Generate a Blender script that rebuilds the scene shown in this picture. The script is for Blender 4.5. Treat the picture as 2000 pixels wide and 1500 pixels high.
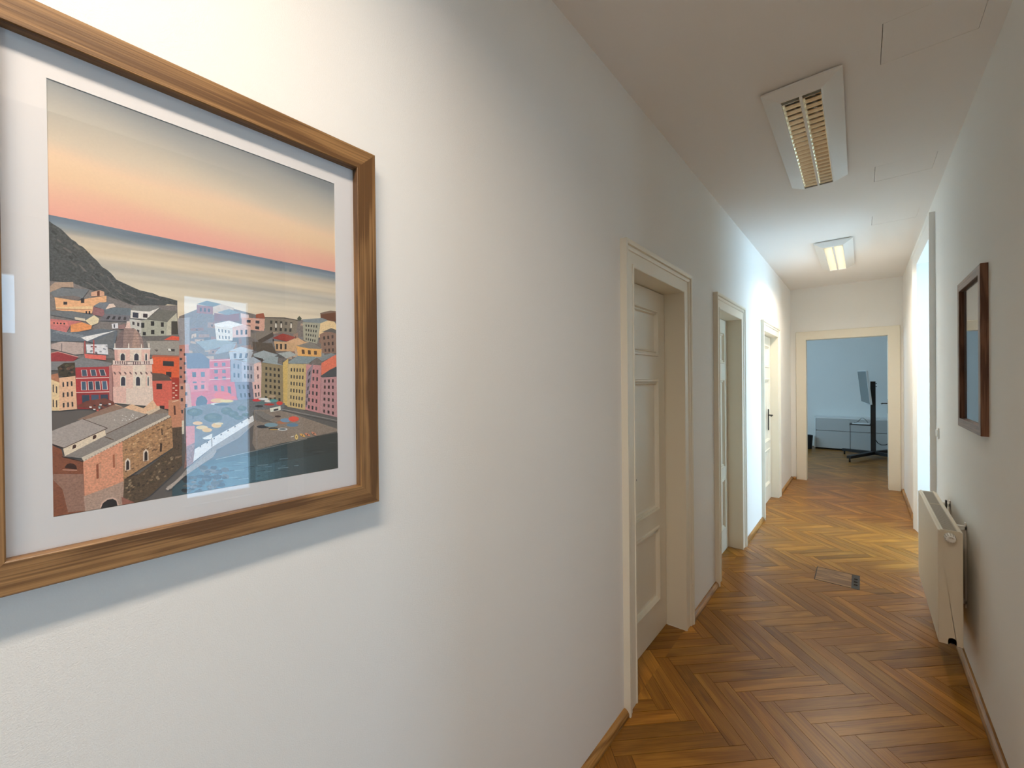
import bpy, bmesh, math, random
from mathutils import Matrix, Vector
random.seed(7)
for o in list(bpy.data.objects): bpy.data.objects.remove(o)
C = bpy.context.scene.collection
SC = bpy.context.scene
D2R = math.pi / 180

# ---------------------------------------------------------------- camera, world, exposure
def set_camera():
    f, yaw, pitch, roll, h = 814.06, .69888, -.0052708, -.010595, 1.62
    fw = Vector((-math.sin(yaw), math.cos(yaw), 0)); rt = Vector((math.cos(yaw), math.sin(yaw), 0)); up = Vector((0, 0, 1))
    f2 = fw * math.cos(pitch) + up * math.sin(pitch); u2 = up * math.cos(pitch) - fw * math.sin(pitch)
    r3 = rt * math.cos(roll) + u2 * math.sin(roll); u3 = u2 * math.cos(roll) - rt * math.sin(roll)
    cd = bpy.data.cameras.new('camera'); cam = bpy.data.objects.new('camera', cd); C.objects.link(cam)
    cam.matrix_world = Matrix(((r3.x, u3.x, -f2.x, 0), (r3.y, u3.y, -f2.y, 0), (r3.z, u3.z, -f2.z, h), (0, 0, 0, 1)))
    cd.sensor_width = 36; cd.lens = f / 2000 * 36; cd.clip_start = .02
    SC.camera = cam
set_camera()

SKY = 9.0
w = bpy.data.worlds.new('world'); SC.world = w; w.use_nodes = True
bg = w.node_tree.nodes['Background']; bg.inputs[0].default_value = (.47, .75, 1.0, 1); bg.inputs[1].default_value = SKY
SC.view_settings.view_transform = 'Standard'; SC.view_settings.look = 'None'
SC.view_settings.gamma = 1; SC.view_settings.exposure = 0.58; SC.view_settings.use_curve_mapping = False
SC.cycles.use_denoising = True
SC.cycles.max_bounces = 14; SC.cycles.diffuse_bounces = 8; SC.cycles.glossy_bounces = 6; SC.cycles.transparent_max_bounces = 12
SC.cycles.sample_clamp_indirect = 6; SC.cycles.caustics_reflective = False; SC.cycles.caustics_refractive = False

# ---------------------------------------------------------------- dimensions (metres, camera stands at x=0 y=0)
XL, XR, ZC, YE = -.891, .448, 3.06, 8.12
LAMP_ON, LAMP_2 = 19.0, 18.0

# daylight portals in the window openings (they only guide the sky light)
def portal(loc, rot, sx, sy):
    ld = bpy.data.lights.new('sky_portal', 'AREA'); ld.shape = 'RECTANGLE'; ld.size = sx; ld.size_y = sy
    ld.cycles.is_portal = True
    o = bpy.data.objects.new('sky_portal', ld); C.objects.link(o); o.location = loc; o.rotation_euler = rot
WIN_X = [  # windows facing +x / -x : x, y0, y1, z0, z1, sign of outside
    (3.6, 1.08, 1.79, .36, 2.62, 1), (3.6, -1.0, .06, 2.0, 2.62, 1), (3.6, -2.2, -1.45, .6, 2.1, 1),  # last window on this row is unseen, added for more daylight
    (1.75, 4.66, 6.30, .4, 2.7, 1), (-3.0, 5.4, 6.9, .8, 2.6, -1), (-2.6, 9.2, 10.7, 1.0, 2.35, -1)]
for x, y0, y1, z0, z1, s in WIN_X:
    portal((x + s * .16, (y0 + y1) / 2, (z0 + z1) / 2), (0, s * math.pi / 2, 0), z1 - z0, y1 - y0)

# ---------------------------------------------------------------- materials
def srgb(r, g, b):
    f = lambda c: (c / 255 / 12.92) if c / 255 <= .04045 else ((c / 255 + .055) / 1.055) ** 2.4
    return (f(r), f(g), f(b), 1)
class NT:
    def __init__(s, name):
        s.m = bpy.data.materials.new(name); s.m.use_nodes = True; s.t = s.m.node_tree; s.n = s.t.nodes
        s.b = s.n['Principled BSDF']; s.out = s.n['Material Output']
    def add(s, t, **k):
        nd = s.n.new(t)
        for a, v in k.items(): setattr(nd, a, v)
        return nd
    def link(s, a, b): s.t.links.new(a, b)
    def bump(s, h, strength, dist):
        b = s.add('ShaderNodeBump'); b.inputs['Strength'].default_value = strength; b.inputs['Distance'].default_value = dist
        s.link(h, b.inputs['Height']); s.link(b.outputs[0], s.b.inputs['Normal'])
def plain(name, col, rough=.5, metal=0, bump=None, spec=.5, var=0):
    t = NT(name); t.b.inputs['Base Color'].default_value = col; t.b.inputs['Roughness'].default_value = rough
    t.b.inputs['Metallic'].default_value = metal; t.b.inputs['Specular IOR Level'].default_value = spec
    tc = t.add('ShaderNodeTexCoord')
    if bump:
        n = t.add('ShaderNodeTexNoise'); n.inputs['Scale'].default_value = bump[0]; n.inputs['Detail'].default_value = 4
        t.link(tc.outputs['Object'], n.inputs['Vector']); t.bump(n.outputs[0], bump[1], bump[2])
    if var:
        n2 = t.add('ShaderNodeTexNoise'); n2.inputs['Scale'].default_value = 2.3; n2.inputs['Detail'].default_value = 5
        t.link(tc.outputs['Object'], n2.inputs['Vector'])
        mp = t.add('ShaderNodeMapRange'); mp.inputs['To Min'].default_value = 1 - var; mp.inputs['To Max'].default_value = 1 + var
        t.link(n2.outputs[0], mp.inputs['Value'])
        mx = t.add('ShaderNodeVectorMath', operation='SCALE'); mx.inputs[0].default_value = col[:3]
        t.link(mp.outputs[0], mx.inputs['Scale']); t.link(mx.outputs[0], t.b.inputs['Base Color'])
    return t.m
def wood(name, dark, light, rough, uv=False, tint=False, ring=9, fine=260, spec=.4, contrast=1.0, rings=30, pore=.85):
    t = NT(name); tc = t.add('ShaderNodeTexCoord'); src = tc.outputs['UV' if uv else 'Object']
    if not uv:
        oi = t.add('ShaderNodeObjectInfo'); ad = t.add('ShaderNodeVectorMath', operation='ADD')
        sc = t.add('ShaderNodeMath', operation='MULTIPLY'); sc.inputs[1].default_value = 37.0
        t.link(oi.outputs['Random'], sc.inputs[0]); t.link(src, ad.inputs[0]); t.link(sc.outputs[0], ad.inputs[1]); src = ad.outputs[0]
    def noise(scale, det, vec3, dist=0):
        m = t.add('ShaderNodeMapping'); m.inputs['Scale'].default_value = vec3; t.link(src, m.inputs['Vector'])
        n = t.add('ShaderNodeTexNoise'); n.inputs['Scale'].default_value = scale; n.inputs['Detail'].default_value = det
        n.inputs['Distortion'].default_value = dist; t.link(m.outputs[0], n.inputs['Vector']); return n.outputs[0]
    big = noise(1, 3, (1.6, ring, ring), .6)
    # growth rings: sine of a stretched field
    mu = t.add('ShaderNodeMath', operation='MULTIPLY'); mu.inputs[1].default_value = rings; t.link(big, mu.inputs[0])
    si = t.add('ShaderNodeMath', operation='SINE'); t.link(mu.outputs[0], si.inputs[0])
    mr = t.add('ShaderNodeMapRange'); mr.inputs['From Min'].default_value = -1; t.link(si.outputs[0], mr.inputs['Value'])
    pores = noise(1, 5, (3.5, fine, fine))
    mixf = t.add('ShaderNodeMath', operation='MULTIPLY_ADD'); mixf.inputs[1].default_value = .45 * contrast; mixf.inputs[2].default_value = .05
    t.link(mr.outputs[0], mixf.inputs[0])
    ad2 = t.add('ShaderNodeMath', operation='MULTIPLY_ADD'); ad2.inputs[1].default_value = pore * contrast
    t.link(pores, ad2.inputs[0]); t.link(mixf.outputs[0], ad2.inputs[2])
    cr = t.add('ShaderNodeValToRGB'); cr.color_ramp.elements[0].color = light; cr.color_ramp.elements[1].color = dark
    cr.color_ramp.elements[0].position = .18; cr.color_ramp.elements[1].position = .95
    t.link(ad2.outputs[0], cr.inputs[0]); col = cr.outputs[0]
    if tint:
        at = t.add('ShaderNodeAttribute', attribute_name='tint')
        mx = t.add('ShaderNodeMix', data_type='RGBA', blend_type='MULTIPLY'); mx.inputs['Factor'].default_value = 1
        t.link(col, mx.inputs['A']); t.link(at.outputs['Color'], mx.inputs['B']); col = mx.outputs['Result']
    t.link(col, t.b.inputs['Base Color']); t.b.inputs['Roughness'].default_value = rough
    t.b.inputs['Specular IOR Level'].default_value = spec
    t.bump(ad2.outputs[0], .12, .002)
    return t.m
def glass(name, tint=(1, 1, 1, 1), ior=1.5):
    t = NT(name); t.n.remove(t.b)
    tr = t.add('ShaderNodeBsdfTransparent'); tr.inputs[0].default_value = tint
    gl = t.add('ShaderNodeBsdfGlossy'); gl.inputs['Roughness'].default_value = 0.0
    fr = t.add('ShaderNodeFresnel'); ge = t.add('ShaderNodeNewGeometry')
    ex = t.add('ShaderNodeMath', operation='MULTIPLY_ADD'); ex.inputs[1].default_value = -2; ex.inputs[2].default_value = 1; t.link(ge.outputs['Backfacing'], ex.inputs[0])
    pw = t.add('ShaderNodeMath', operation='POWER'); pw.inputs[0].default_value = ior; t.link(ex.outputs[0], pw.inputs[1]); t.link(pw.outputs[0], fr.inputs['IOR'])
    mx = t.add('ShaderNodeMixShader'); t.link(fr.outputs[0], mx.inputs[0]); t.link(tr.outputs[0], mx.inputs[1]); t.link(gl.outputs[0], mx.inputs[2])
    t.link(mx.outputs[0], t.out.inputs[0]); return t.m
def emit(name, col, st):
    t = NT(name); t.b.inputs['Base Color'].default_value = col; t.b.inputs['Emission Color'].default_value = col
    t.b.inputs['Emission Strength'].default_value = st; return t.m

M = {}
M['wall'] = plain('white_wall_paint', (.845, .832, .80, 1), .9, bump=(520, .35, .002), spec=.2, var=.015)
M['ceil'] = plain('white_ceiling_paint', (.84, .81, .78, 1), .92, bump=(200, .12, .0015), spec=.2)
M['cream'] = plain('cream_gloss_paint', (.80, .745, .62, 1), .38, bump=(60, .05, .001))
M['white'] = plain('white_window_paint', (.82, .82, .82, 1), .4)
M['gap'] = plain('dark_gap', (.012, .008, .005, 1), .9)
M['floorbase'] = plain('parquet_joint_filler', (.03, .014, .006, 1), .8)
M['floorwood'] = plain('oak_floor_plain', (.33, .19, .085, 1), .4)
M['parquet'] = wood('oak_parquet', (.16, .058, .006, 1), (.45, .205, .028, 1), .34, uv=True, tint=True, ring=11, fine=170, spec=.30, contrast=.75, rings=14, pore=1.0)
M['skirt'] = wood('oak_skirting', (.20, .09, .02, 1), (.50, .26, .075, 1), .4, ring=20)
M['oak'] = wood('oak_picture_frame', (.125, .058, .018, 1), (.47, .26, .10, 1), .45, ring=17, fine=330, contrast=1.0, rings=22, pore=1.15)
M['shaded_oak'] = wood('shaded_oak_picture_frame', (.09, .035, .018, 1), (.27, .13, .075, 1), .4, ring=26, fine=420)  # same oak as the left frame, its shade put into the colour
M['mat'] = plain('white_mat_board', (.82, .80, .80, 1), .9, spec=.1)
M['glass'] = glass('picture_glass'); M['pane'] = glass('window_glass', (.95, .97, .97, 1)); M['dimmed_pane'] = glass('daylight_dimming_glass', (.66, .68, .70, 1))  # last glass is tinted to dim the daylight and its reflection
M['board'] = plain('brown_backing_board', (.2, .12, .07, 1), .9)
M['lampwhite'] = plain('white_lamp_enamel', (.80, .79, .76, 1), .35)
M['alu'] = plain('mirror_aluminium', (.94, .90, .80, 1), .12, 1)
M['blade'] = plain('lit_louvre', (.94, .90, .76, 1), .24, .8)  # lit copy of the louvre metal, finish changed so lamps look bright
M['tube_off'] = plain('white_tube', (.8, .8, .78, 1), .3)
M['tube_on'] = emit('glowing_tube', (1, .95, .86, 1), 30)
M['rad'] = plain('cream_radiator_enamel', (.72, .655, .53, 1), .4)
M['radgrille'] = plain('radiator_grille_grey', (.50, .465, .40, 1), .5)
M['plastic'] = plain('white_plastic', (.80, .78, .74, 1), .4)
M['dark'] = plain('black_metal', (.012, .012, .013, 1), .45)
M['brass'] = plain('dark_brass', (.06, .05, .04, 1), .35, 1)
M['screen'] = plain('dark_screen', (.03, .06, .07, 1), .25)
M['bezel'] = plain('pale_grey_plastic', (.72, .74, .74, 1), .4)
M['unit'] = plain('grey_white_lacquer', (.52, .53, .52, 1), .4)
M['unitwhite'] = plain('white_lacquer', (.82, .83, .82, 1), .35)
M['bin'] = plain('black_plastic', (.015, .017, .02, 1), .5)
M['boxmetal'] = plain('dark_bronze', (.02, .014, .01, 1), .55, .3)
M['boxlid'] = wood('oak_box_lid', (.14, .06, .016, 1), (.40, .215, .08, 1), .36, ring=14, fine=150)

# ---------------------------------------------------------------- mesh helpers
def mesh_obj(name, bm, mat, parent=None, kind=None, smooth=False):
    me = bpy.data.meshes.new(name); bmesh.ops.recalc_face_normals(bm, faces=bm.faces); bm.to_mesh(me); bm.free()
    me.materials.append(M[mat] if isinstance(mat, str) else mat)
    if smooth:
        for p in me.polygons: p.use_smooth = True
    o = bpy.data.objects.new(name, me); C.objects.link(o)
    if parent: o.parent = parent
    if kind: o['kind'] = kind
    return o
def box(bm, x0, x1, y0, y1, z0, z1):
    v = [bm.verts.new((x, y, z)) for x in (x0, x1) for y in (y0, y1) for z in (z0, z1)]
    for f in ((0, 1, 3, 2), (4, 6, 7, 5), (0, 4, 5, 1), (2, 3, 7, 6), (0, 2, 6, 4), (1, 5, 7, 3)): bm.faces.new([v[i] for i in f])
    return v
def bx(*a, bev=0):
    bm = bmesh.new(); box(bm, *a)
    if bev: bmesh.ops.bevel(bm, geom=bm.edges[:], offset=bev, segments=2, affect='EDGES', profile=.5)
    return bm
def cyl(bm, p, q, r, n=16, r2=None):
    p, q = Vector(p), Vector(q); d = (q - p).normalized(); a = d.orthogonal().normalized(); b = d.cross(a); r2 = r if r2 is None else r2
    A = [bm.verts.new(p + (a * math.cos(2 * math.pi * i / n) + b * math.sin(2 * math.pi * i / n)) * r) for i in range(n)]
    B = [bm.verts.new(q + (a * math.cos(2 * math.pi * i / n) + b * math.sin(2 * math.pi * i / n)) * r2) for i in range(n)]
    for i in range(n): bm.faces.new((A[i], A[(i + 1) % n], B[(i + 1) % n], B[i]))
    bm.faces.new(A[::-1]); bm.faces.new(B)
def tube(bm, pts, r, n=8):
    pts = [Vector(p) for p in pts]; rings = []
    for i, p in enumerate(pts):
        d = (pts[min(i + 1, len(pts) - 1)] - pts[max(i - 1, 0)]).normalized()
        a = d.cross(Vector((.31, .17, .93))).normalized(); b = d.cross(a)
        rings.append([bm.verts.new(p + (a * math.cos(2 * math.pi * k / n) + b * math.sin(2 * math.pi * k / n)) * r) for k in range(n)])
    for s, t in zip(rings, rings[1:]):
        for k in range(n): bm.faces.new((s[k], s[(k + 1) % n], t[(k + 1) % n], t[k]))
    bm.faces.new(rings[0][::-1]); bm.faces.new(rings[-1])
def empty(name, loc=(0, 0, 0), rot=(0, 0, 0)):
    o = bpy.data.objects.new(name, None); C.objects.link(o); o.location = loc; o.rotation_euler = rot; o.empty_display_size = .1; return o
def tag(o, label, cat, group=None):
    o['label'] = label; o['category'] = cat
    if group: o['group'] = group
    return o
def struct(name, bm, mat, label=None):
    o = mesh_obj(name, bm, mat, kind='structure')
    if label: o['label'] = label; 
    return o
def slab(us, vs, t0, t1, holes, mapf):
    """a slab in (u,v) with rectangular holes, thickness t0..t1; mapf(u,v,t)->xyz"""
    us = sorted(set(us) | {h[0] for h in holes} | {h[1] for h in holes}); vs = sorted(set(vs) | {h[2] for h in holes} | {h[3] for h in holes})
    us = [u for u in us]; bm = bmesh.new(); V = {}
    def vert(i, j, k):
        if (i, j, k) not in V: V[i, j, k] = bm.verts.new(mapf(us[i], vs[j], t1 if k else t0))
        return V[i, j, k]
    def solid(i, j):
        if not (0 <= i < len(us) - 1 and 0 <= j < len(vs) - 1): return False
        u, v = (us[i] + us[i + 1]) / 2, (vs[j] + vs[j + 1]) / 2
        return not any(h[0] < u < h[1] and h[2] < v < h[3] for h in holes)
    for i in range(len(us) - 1):
        for j in range(len(vs) - 1):
            if not solid(i, j): continue
            for k in (0, 1): bm.faces.new((vert(i, j, k), vert(i + 1, j, k), vert(i + 1, j + 1, k), vert(i, j + 1, k)))
            for di, dj, a, b in ((-1, 0, (i, j), (i, j + 1)), (1, 0, (i + 1, j), (i + 1, j + 1)), (0, -1, (i, j), (i + 1, j)), (0, 1, (i, j + 1), (i + 1, j + 1))):
                if not solid(i + di, j + dj): bm.faces.new((vert(*a, 0), vert(*b, 0), vert(*b, 1), vert(*a, 1)))
    return bm
wall_x = lambda u, v, t: (t, u, v)      # wall whose face looks along x: u=y, v=z
wall_y = lambda u, v, t: (u, t, v)      # wall whose face looks along y: u=x, v=z
flat_z = lambda u, v, t: (u, v, t)

# ---------------------------------------------------------------- the shell
DOORS = [(2.0, 2.765, 2.185), (3.64, 4.43, 2.185), (5.63, 6.66, 2.185)]
struct('wall_left', slab([-3, YE], [0, ZC], XL - .22, XL, [(a - .02, b + .02, -1, t + .02) for a, b, t in DOORS], wall_x), 'wall')
OPEN_1, OPEN_2 = (-1.45, .95, 2.6), (4.83, 6.05, 2.80)
struct('wall_right', slab([-3, YE], [0, ZC], XR, XR + .2, [(a, b, -1, t) for a, b, t in (OPEN_1, OPEN_2)], wall_x), 'wall')
END = (-.685, .285, 2.235)
struct('wall_end', slab([-2.6, 2.6], [0, ZC], YE, YE + .16, [(END[0] - .02, END[1] + .02, -1, END[2] + .02)], wall_y), 'wall')
struct('wall_rear', bx(XL - .22, XR + .2, -3.15, -3, 0, ZC), 'wall')
HATCH = [(.070, .376, 2.285, 2.575), (.073, .376, 3.79, 4.075), (.074, .378, 4.925, 5.21)]
struct('ceiling', slab([XL - .22, XR + .2], [-3.15, YE + .16], ZC, ZC + .08, HATCH, flat_z), 'ceil')

def room(names, x0, x1, y0, y1, wins, skip, zc=ZC):
    """outer shell of a side room: walls (except the skipped side), ceiling"""
    nm = iter(names); t = .16
    if 'W' not in skip: struct(next(nm), slab([y0, y1], [0, zc], x0 - t, x0, [w for s, *w in wins if s == 'W'], wall_x), 'wall')
    if 'E' not in skip: struct(next(nm), slab([y0, y1], [0, zc], x1, x1 + t, [w for s, *w in wins if s == 'E'], wall_x), 'wall')
    if 'S' not in skip: struct(next(nm), bx(x0 - t, x1 + t, y0 - t, y0, 0, zc), 'wall')
    if 'N' not in skip: struct(next(nm), bx(x0 - t, x1 + t, y1, y1 + t, 0, zc), 'wall')
    struct('ceiling', bx(x0 - t, x1 + t, y0 - t, y1 + t, zc + .001, zc + .09), 'ceil')
room(['wall_side'] * 3, XR + .2, 3.6, -2.6, 2.2, [('E', 1.08, 1.79, .36, 2.62), ('E', -1.0, .06, 2.0, 2.62), ('E', -2.2, -1.45, .6, 2.1)], 'W')
room(['wall_side'] * 3, XR + .2, 1.75, 4.3, 6.6, [('E', 4.66, 6.30, .4, 2.7)], 'W')
room(['wall_side'] * 3, -3.0, XL - .22, 4.9, 7.7, [('W', 5.4, 6.9, .8, 2.6)], 'E')
room(['wall_far'] * 3, -2.6, 2.6, YE + .16, 12.35, [('W', 9.2, 10.7, 1.0, 2.35)], 'S')

# windows: frame bars with glass
def window(n, x, y0, y1, z0, z1, mullions, pane):
    r = empty('window_%d' % n, (x, y0, z0)); r['kind'] = 'structure'
    Y, Z = y1 - y0, z1 - z0
    bm = slab([0, Y], [0, Z], 0, .06, [(.06 + i * (Y - .06) / mullions, (i + 1) * (Y - .06) / mullions, .07, Z - .06) for i in range(mullions)], wall_x)
    mesh_obj('window_frame', bm, 'white', r)
    for i in range(mullions):
        mesh_obj('pane', bx(.026, .034, .055 + i * (Y - .06) / mullions, (i + 1) * (Y - .06) / mullions + .005, .065, Z - .055), pane, r)
window(1, 3.66, 1.08, 1.79, .36, 2.62, 1, 'dimmed_pane'); window(2, 3.66, -1.0, .06, 2.0, 2.62, 2, 'dimmed_pane')
window(6, 3.66, -2.2, -1.45, .6, 2.1, 2, 'pane'); window(3, 1.81, 4.66, 6.30, .4, 2.7, 2, 'pane'); window(4, -3.1, 5.4, 6.9, .8, 2.6, 2, 'pane'); window(5, -2.7, 9.2, 10.7, 1.0, 2.35, 2, 'pane')  # first one here is an added, unseen window to brighten the corridor

# ---------------------------------------------------------------- floor: base and herringbone planks
floor = struct('floor', bx(-3.2, 3.8, -3.2, 12.6, -.08, -.004), 'floorbase', 'oak herringbone parquet floor running along the corridor')
PW, PN = .0748, 7
def clip_poly(poly, x0, x1, y0, y1):
    for ax, lim, sg in ((0, x0, 1), (0, x1, -1), (1, y0, 1), (1, y1, -1)):
        out = []
        for i in range(len(poly)):
            a, b = poly[i], poly[(i + 1) % len(poly)]; da, db = (a[ax] - lim) * sg, (b[ax] - lim) * sg
            if da >= 0: out.append(a)
            if (da >= 0) != (db >= 0):
                t = da / (da - db); out.append((a[0] + (b[0] - a[0]) * t, a[1] + (b[1] - a[1]) * t))
        poly = out
        if len(poly) < 3: return None
    return poly
R2 = math.sqrt(.5); X0, Y0 = .02, 2.382
def uv2xy(u, v): return (X0 + (u - v) * R2 * PW, Y0 + (u + v) * R2 * PW)
def herringbone(x0, x1, y0, y1):
    out = []; e = .0125
    rng = [int(((x + y - X0 - Y0) * R2) / PW) for x in (x0, x1) for y in (y0, y1)]; rng2 = [int(((y - Y0 - x + X0) * R2) / PW) for x in (x0, x1) for y in (y0, y1)]
    for j in range(min(rng2) - 9, max(rng2) + 9):
        for i in range(min(rng) - 9, max(rng) + 9):
            s = (i + j) % (2 * PN)
            if s == 0: q = (i + e, i + PN - e, j + e, j + 1 - e, 0)
            elif s == PN: q = (i + e, i + 1 - e, j + e, j + PN - e, 1)
            else: continue
            poly = [uv2xy(q[0], q[2]), uv2xy(q[1], q[2]), uv2xy(q[1], q[3]), uv2xy(q[0], q[3])]
            poly = clip_poly(poly, x0, x1, y0, y1)
            if poly:
                a = abs(sum(p[0] * r[1] - p[1] * r[0] for p, r in zip(poly, poly[1:] + poly[:1]))) / 2
                if a > .00006: out.append((poly, q[4], a))
    return out
cam_inv = SC.camera.matrix_world.inverted()
def view_score(poly, a):
    x = sum(p[0] for p in poly) / len(poly); y = sum(p[1] for p in poly) / len(poly)
    best = 0
    for p in list(poly) + [(x, y)]:
        c = cam_inv @ Vector((p[0], p[1], 0))
        if c.z < -.1:
            sx, sy = 1000 + 814 * c.x / -c.z, 750 - 814 * c.y / -c.z
            if 1100 < sx < 2005 and 700 < sy < 1505: best = max(best, a * 1.62 / (-c.z) ** 3)
    return best
def plank_geo(bm, poly, d, uvl, tl, tint):
    # local frame: x along the plank
    cx = sum(p[0] for p in poly) / len(poly); cy = sum(p[1] for p in poly) / len(poly)
    ang = math.pi / 4 if d == 0 else 3 * math.pi / 4
    ca, sa = math.cos(ang), math.sin(ang); ou, ov = random.uniform(0, 40), random.uniform(0, 40)
    dz = random.uniform(-.0003, .0003)
    loc = [((p[0] - cx) * ca + (p[1] - cy) * sa, -(p[0] - cx) * sa + (p[1] - cy) * ca) for p in poly]
    return cx, cy, ang, loc, (ou, ov), dz
def tint_value():
    k = random.gauss(1, .14); k = max(.68, min(1.42, k)); h = random.gauss(0, .02)
    return (k * (1 + h), k, k * (1 - 2.5 * h), 1)
def fill(bm, pts3, bot3, ouv, luv, tint):
    uvl = bm.loops.layers.uv.verify(); cl = bm.loops.layers.float_color.get('tint') or bm.loops.layers.float_color.new('tint')
    T = [bm.verts.new(p) for p in pts3]; B = [bm.verts.new(p) for p in bot3]; n = len(T)
    fs = [(bm.faces.new(T), list(range(n)))]
    for i in range(n): fs.append((bm.faces.new((T[i], B[i], B[(i + 1) % n], T[(i + 1) % n])), [i, i, (i + 1) % n, (i + 1) % n]))
    for f, ids in fs:
        for l, k in zip(f.loops, ids): l[uvl].uv = (luv[k][0] + ouv[0], luv[k][1] + ouv[1]); l[cl] = tint
BOX = (-.306, -.022, 4.13, 4.425)
planks = []
for (x0, x1, y0, y1) in ((XL + .001, XR - .001, .55, BOX[2]), (XL + .001, BOX[0], BOX[2], BOX[3]), (BOX[1], XR - .001, BOX[2], BOX[3]), (XL + .001, XR - .001, BOX[3], YE + .16)):
    planks += herringbone(x0, x1, y0, y1)
for a, b, t in DOORS: planks += herringbone(XL - .22, XL + .001, a, b)
planks += herringbone(XR - .001, XR + .2, OPEN_2[0], OPEN_2[1])
planks = [p for p in planks]
scored = sorted(((view_score(p[0], p[2]), i) for i, p in enumerate(planks)), reverse=True)
single = {i for s, i in scored[:298] if s > 0}
stuff_bm = bmesh.new()
def wplank(bm, poly, d):
    cx, cy, ang, loc, ouv, dz = plank_geo(bm, poly, d, None, None, None)
    fill(bm, [(p[0], p[1], dz) for p in poly], [(p[0], p[1], -.004) for p in poly], ouv, loc, tint_value())
for i, (poly, d, a) in enumerate(planks):
    if i in single:
        bm = bmesh.new(); cx, cy, ang, loc, ouv, dz = plank_geo(bm, poly, d, None, None, None)
        fill(bm, [(p[0], p[1], 0) for p in loc], [(p[0], p[1], -.004 - dz) for p in loc], ouv, loc, tint_value())
        o = mesh_obj('plank', bm, 'parquet', floor); o.location = (cx, cy, dz); o.rotation_euler = (0, 0, ang)
    else: wplank(stuff_bm, poly, d)
for poly, d, a in herringbone(-1.6, 1.1, YE + .161, 12.35): wplank(stuff_bm, poly, d)
o = mesh_obj('small_planks', stuff_bm, 'parquet', floor, 'stuff')
for nm, b in (('plain_boards', (XR + .2, 3.6, -2.6, 2.2)), ('plain_boards', (XR + .2, 1.75, 4.3, 6.6)), ('plain_boards', (-3.0, XL - .22, 4.9, 7.7)), ('plain_boards', (-2.6, -1.6, YE + .161, 12.35)), ('plain_boards', (1.1, 2.6, YE + .161, 12.35)), ('plain_boards', (XL, XR, -3, .55))):
    mesh_obj(nm, bx(b[0], b[1], b[2], b[3], -.004, -.0005), 'floorwood', floor)

# skirtings: a slim oak strip
def skirt_run(name, along, fixed, a0, a1, side):
    r = .026; h = .034; prof = [(0, 0), (r, 0), (r, .014), (r * .78, .025), (r * .35, h), (0, h)]
    bm = bmesh.new(); L = a1 - a0
    A = [bm.verts.new((-L / 2, p, z)) for p, z in prof]; B = [bm.verts.new((L / 2, p, z)) for p, z in prof]; n = len(prof)
    for i in range(n): bm.faces.new((A[i], A[(i + 1) % n], B[(i + 1) % n], B[i]))
    bm.faces.new(A[::-1]); bm.faces.new(B)
    o = mesh_obj(name, bm, 'skirt', kind='structure')
    mid = (a0 + a1) / 2
    if along == 'y': o.location = (fixed, mid, 0); o.rotation_euler = (0, 0, -math.pi / 2 if side > 0 else math.pi / 2)
    else: o.location = (mid, fixed, 0); o.rotation_euler = (0, 0, math.pi)
    return o
for a, b in ((-3, 1.88), (2.886, 3.52), (4.551, 5.51), (6.79, YE)): skirt_run('baseboard_left', 'y', XL, a, b, 1)
for a, b in ((.95, 4.70), (6.24, YE)): skirt_run('baseboard_right', 'y', XR, a, b, -1)
for a, b in ((XL + .026, -.825), (.425, XR - .026)):
    if b > a: skirt_run('baseboard_end', 'x', YE, a, b, -1)

# ceiling hatches: plates sitting in the ceiling openings with a hairline joint
for k, (a, b, c, d) in enumerate(HATCH):
    o = mesh_obj('ceiling_hatch', bx(a + .0022, b - .0012, c + .0022, d - .0012, ZC + .0005, ZC + .02), 'ceil')
    tag(o, ['flush white ceiling hatch above the nearest ceiling light end, nearest of the hatches', 'flush white ceiling hatch beside the far end of the first ceiling light', 'flush white ceiling hatch just before the second ceiling light, farthest hatch'][k], 'hatch', 'flush hatches in the corridor ceiling')
    mesh_obj('hatch_backing', bx(a - .02, b + .02, c - .02, d + .02, ZC + .081, ZC + .09), 'gap', o)

# ---------------------------------------------------------------- doors
def sweep3(prof, y0, y1, zt, mapf):
    """architrave: profile (d outwards from the opening, p proud of the wall) swept up, across and down"""
    bm = bmesh.new(); R = []
    for d, p in prof: R.append([bm.verts.new(mapf(a, z, p)) for a, z in ((y0 - d, 0), (y0 - d, zt + d), (y1 + d, zt + d), (y1 + d, 0))])
    n = len(prof)
    for i in range(n):
        A, B = R[i], R[(i + 1) % n]
        for k in range(3): bm.faces.new((A[k], A[k + 1], B[k + 1], B[k]))
    for k in (0, 3): bm.faces.new([R[i][k] for i in range(n)])
    return bm
PROF = [(0, 0), (0, .017), (.004, .020), (.014, .020), (.016, .016), (.072, .017), (.075, .022), (.084, .026), (.090, .026), (.092, .021), (.096, .021), (.100, .030), (.106, .033), (.120, .033), (.120, 0)]
def panel_bm(y0, y1, z0, z1):
    """moulded panel filling a hole of the leaf; x is outwards, leaf face at x=0"""
    bm = bmesh.new(); rings = []
    for ins, x in ((0, -.001), (.004, .008), (.013, .009), (.019, -.004), (.024, -.004), (.029, .003), (.036, -.010), (.050, -.013), (.080, -.013)):
        rings.append([bm.verts.new((x, a, b)) for a, b in ((y0 + ins, z0 + ins), (y1 - ins, z0 + ins), (y1 - ins, z1 - ins), (y0 + ins, z1 - ins))])
    for A, B in zip(rings, rings[1:]):
        for k in range(4): bm.faces.new((A[k], A[(k + 1) % 4], B[(k + 1) % 4], B[k]))
    bm.faces.new(rings[-1]); return bm
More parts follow.
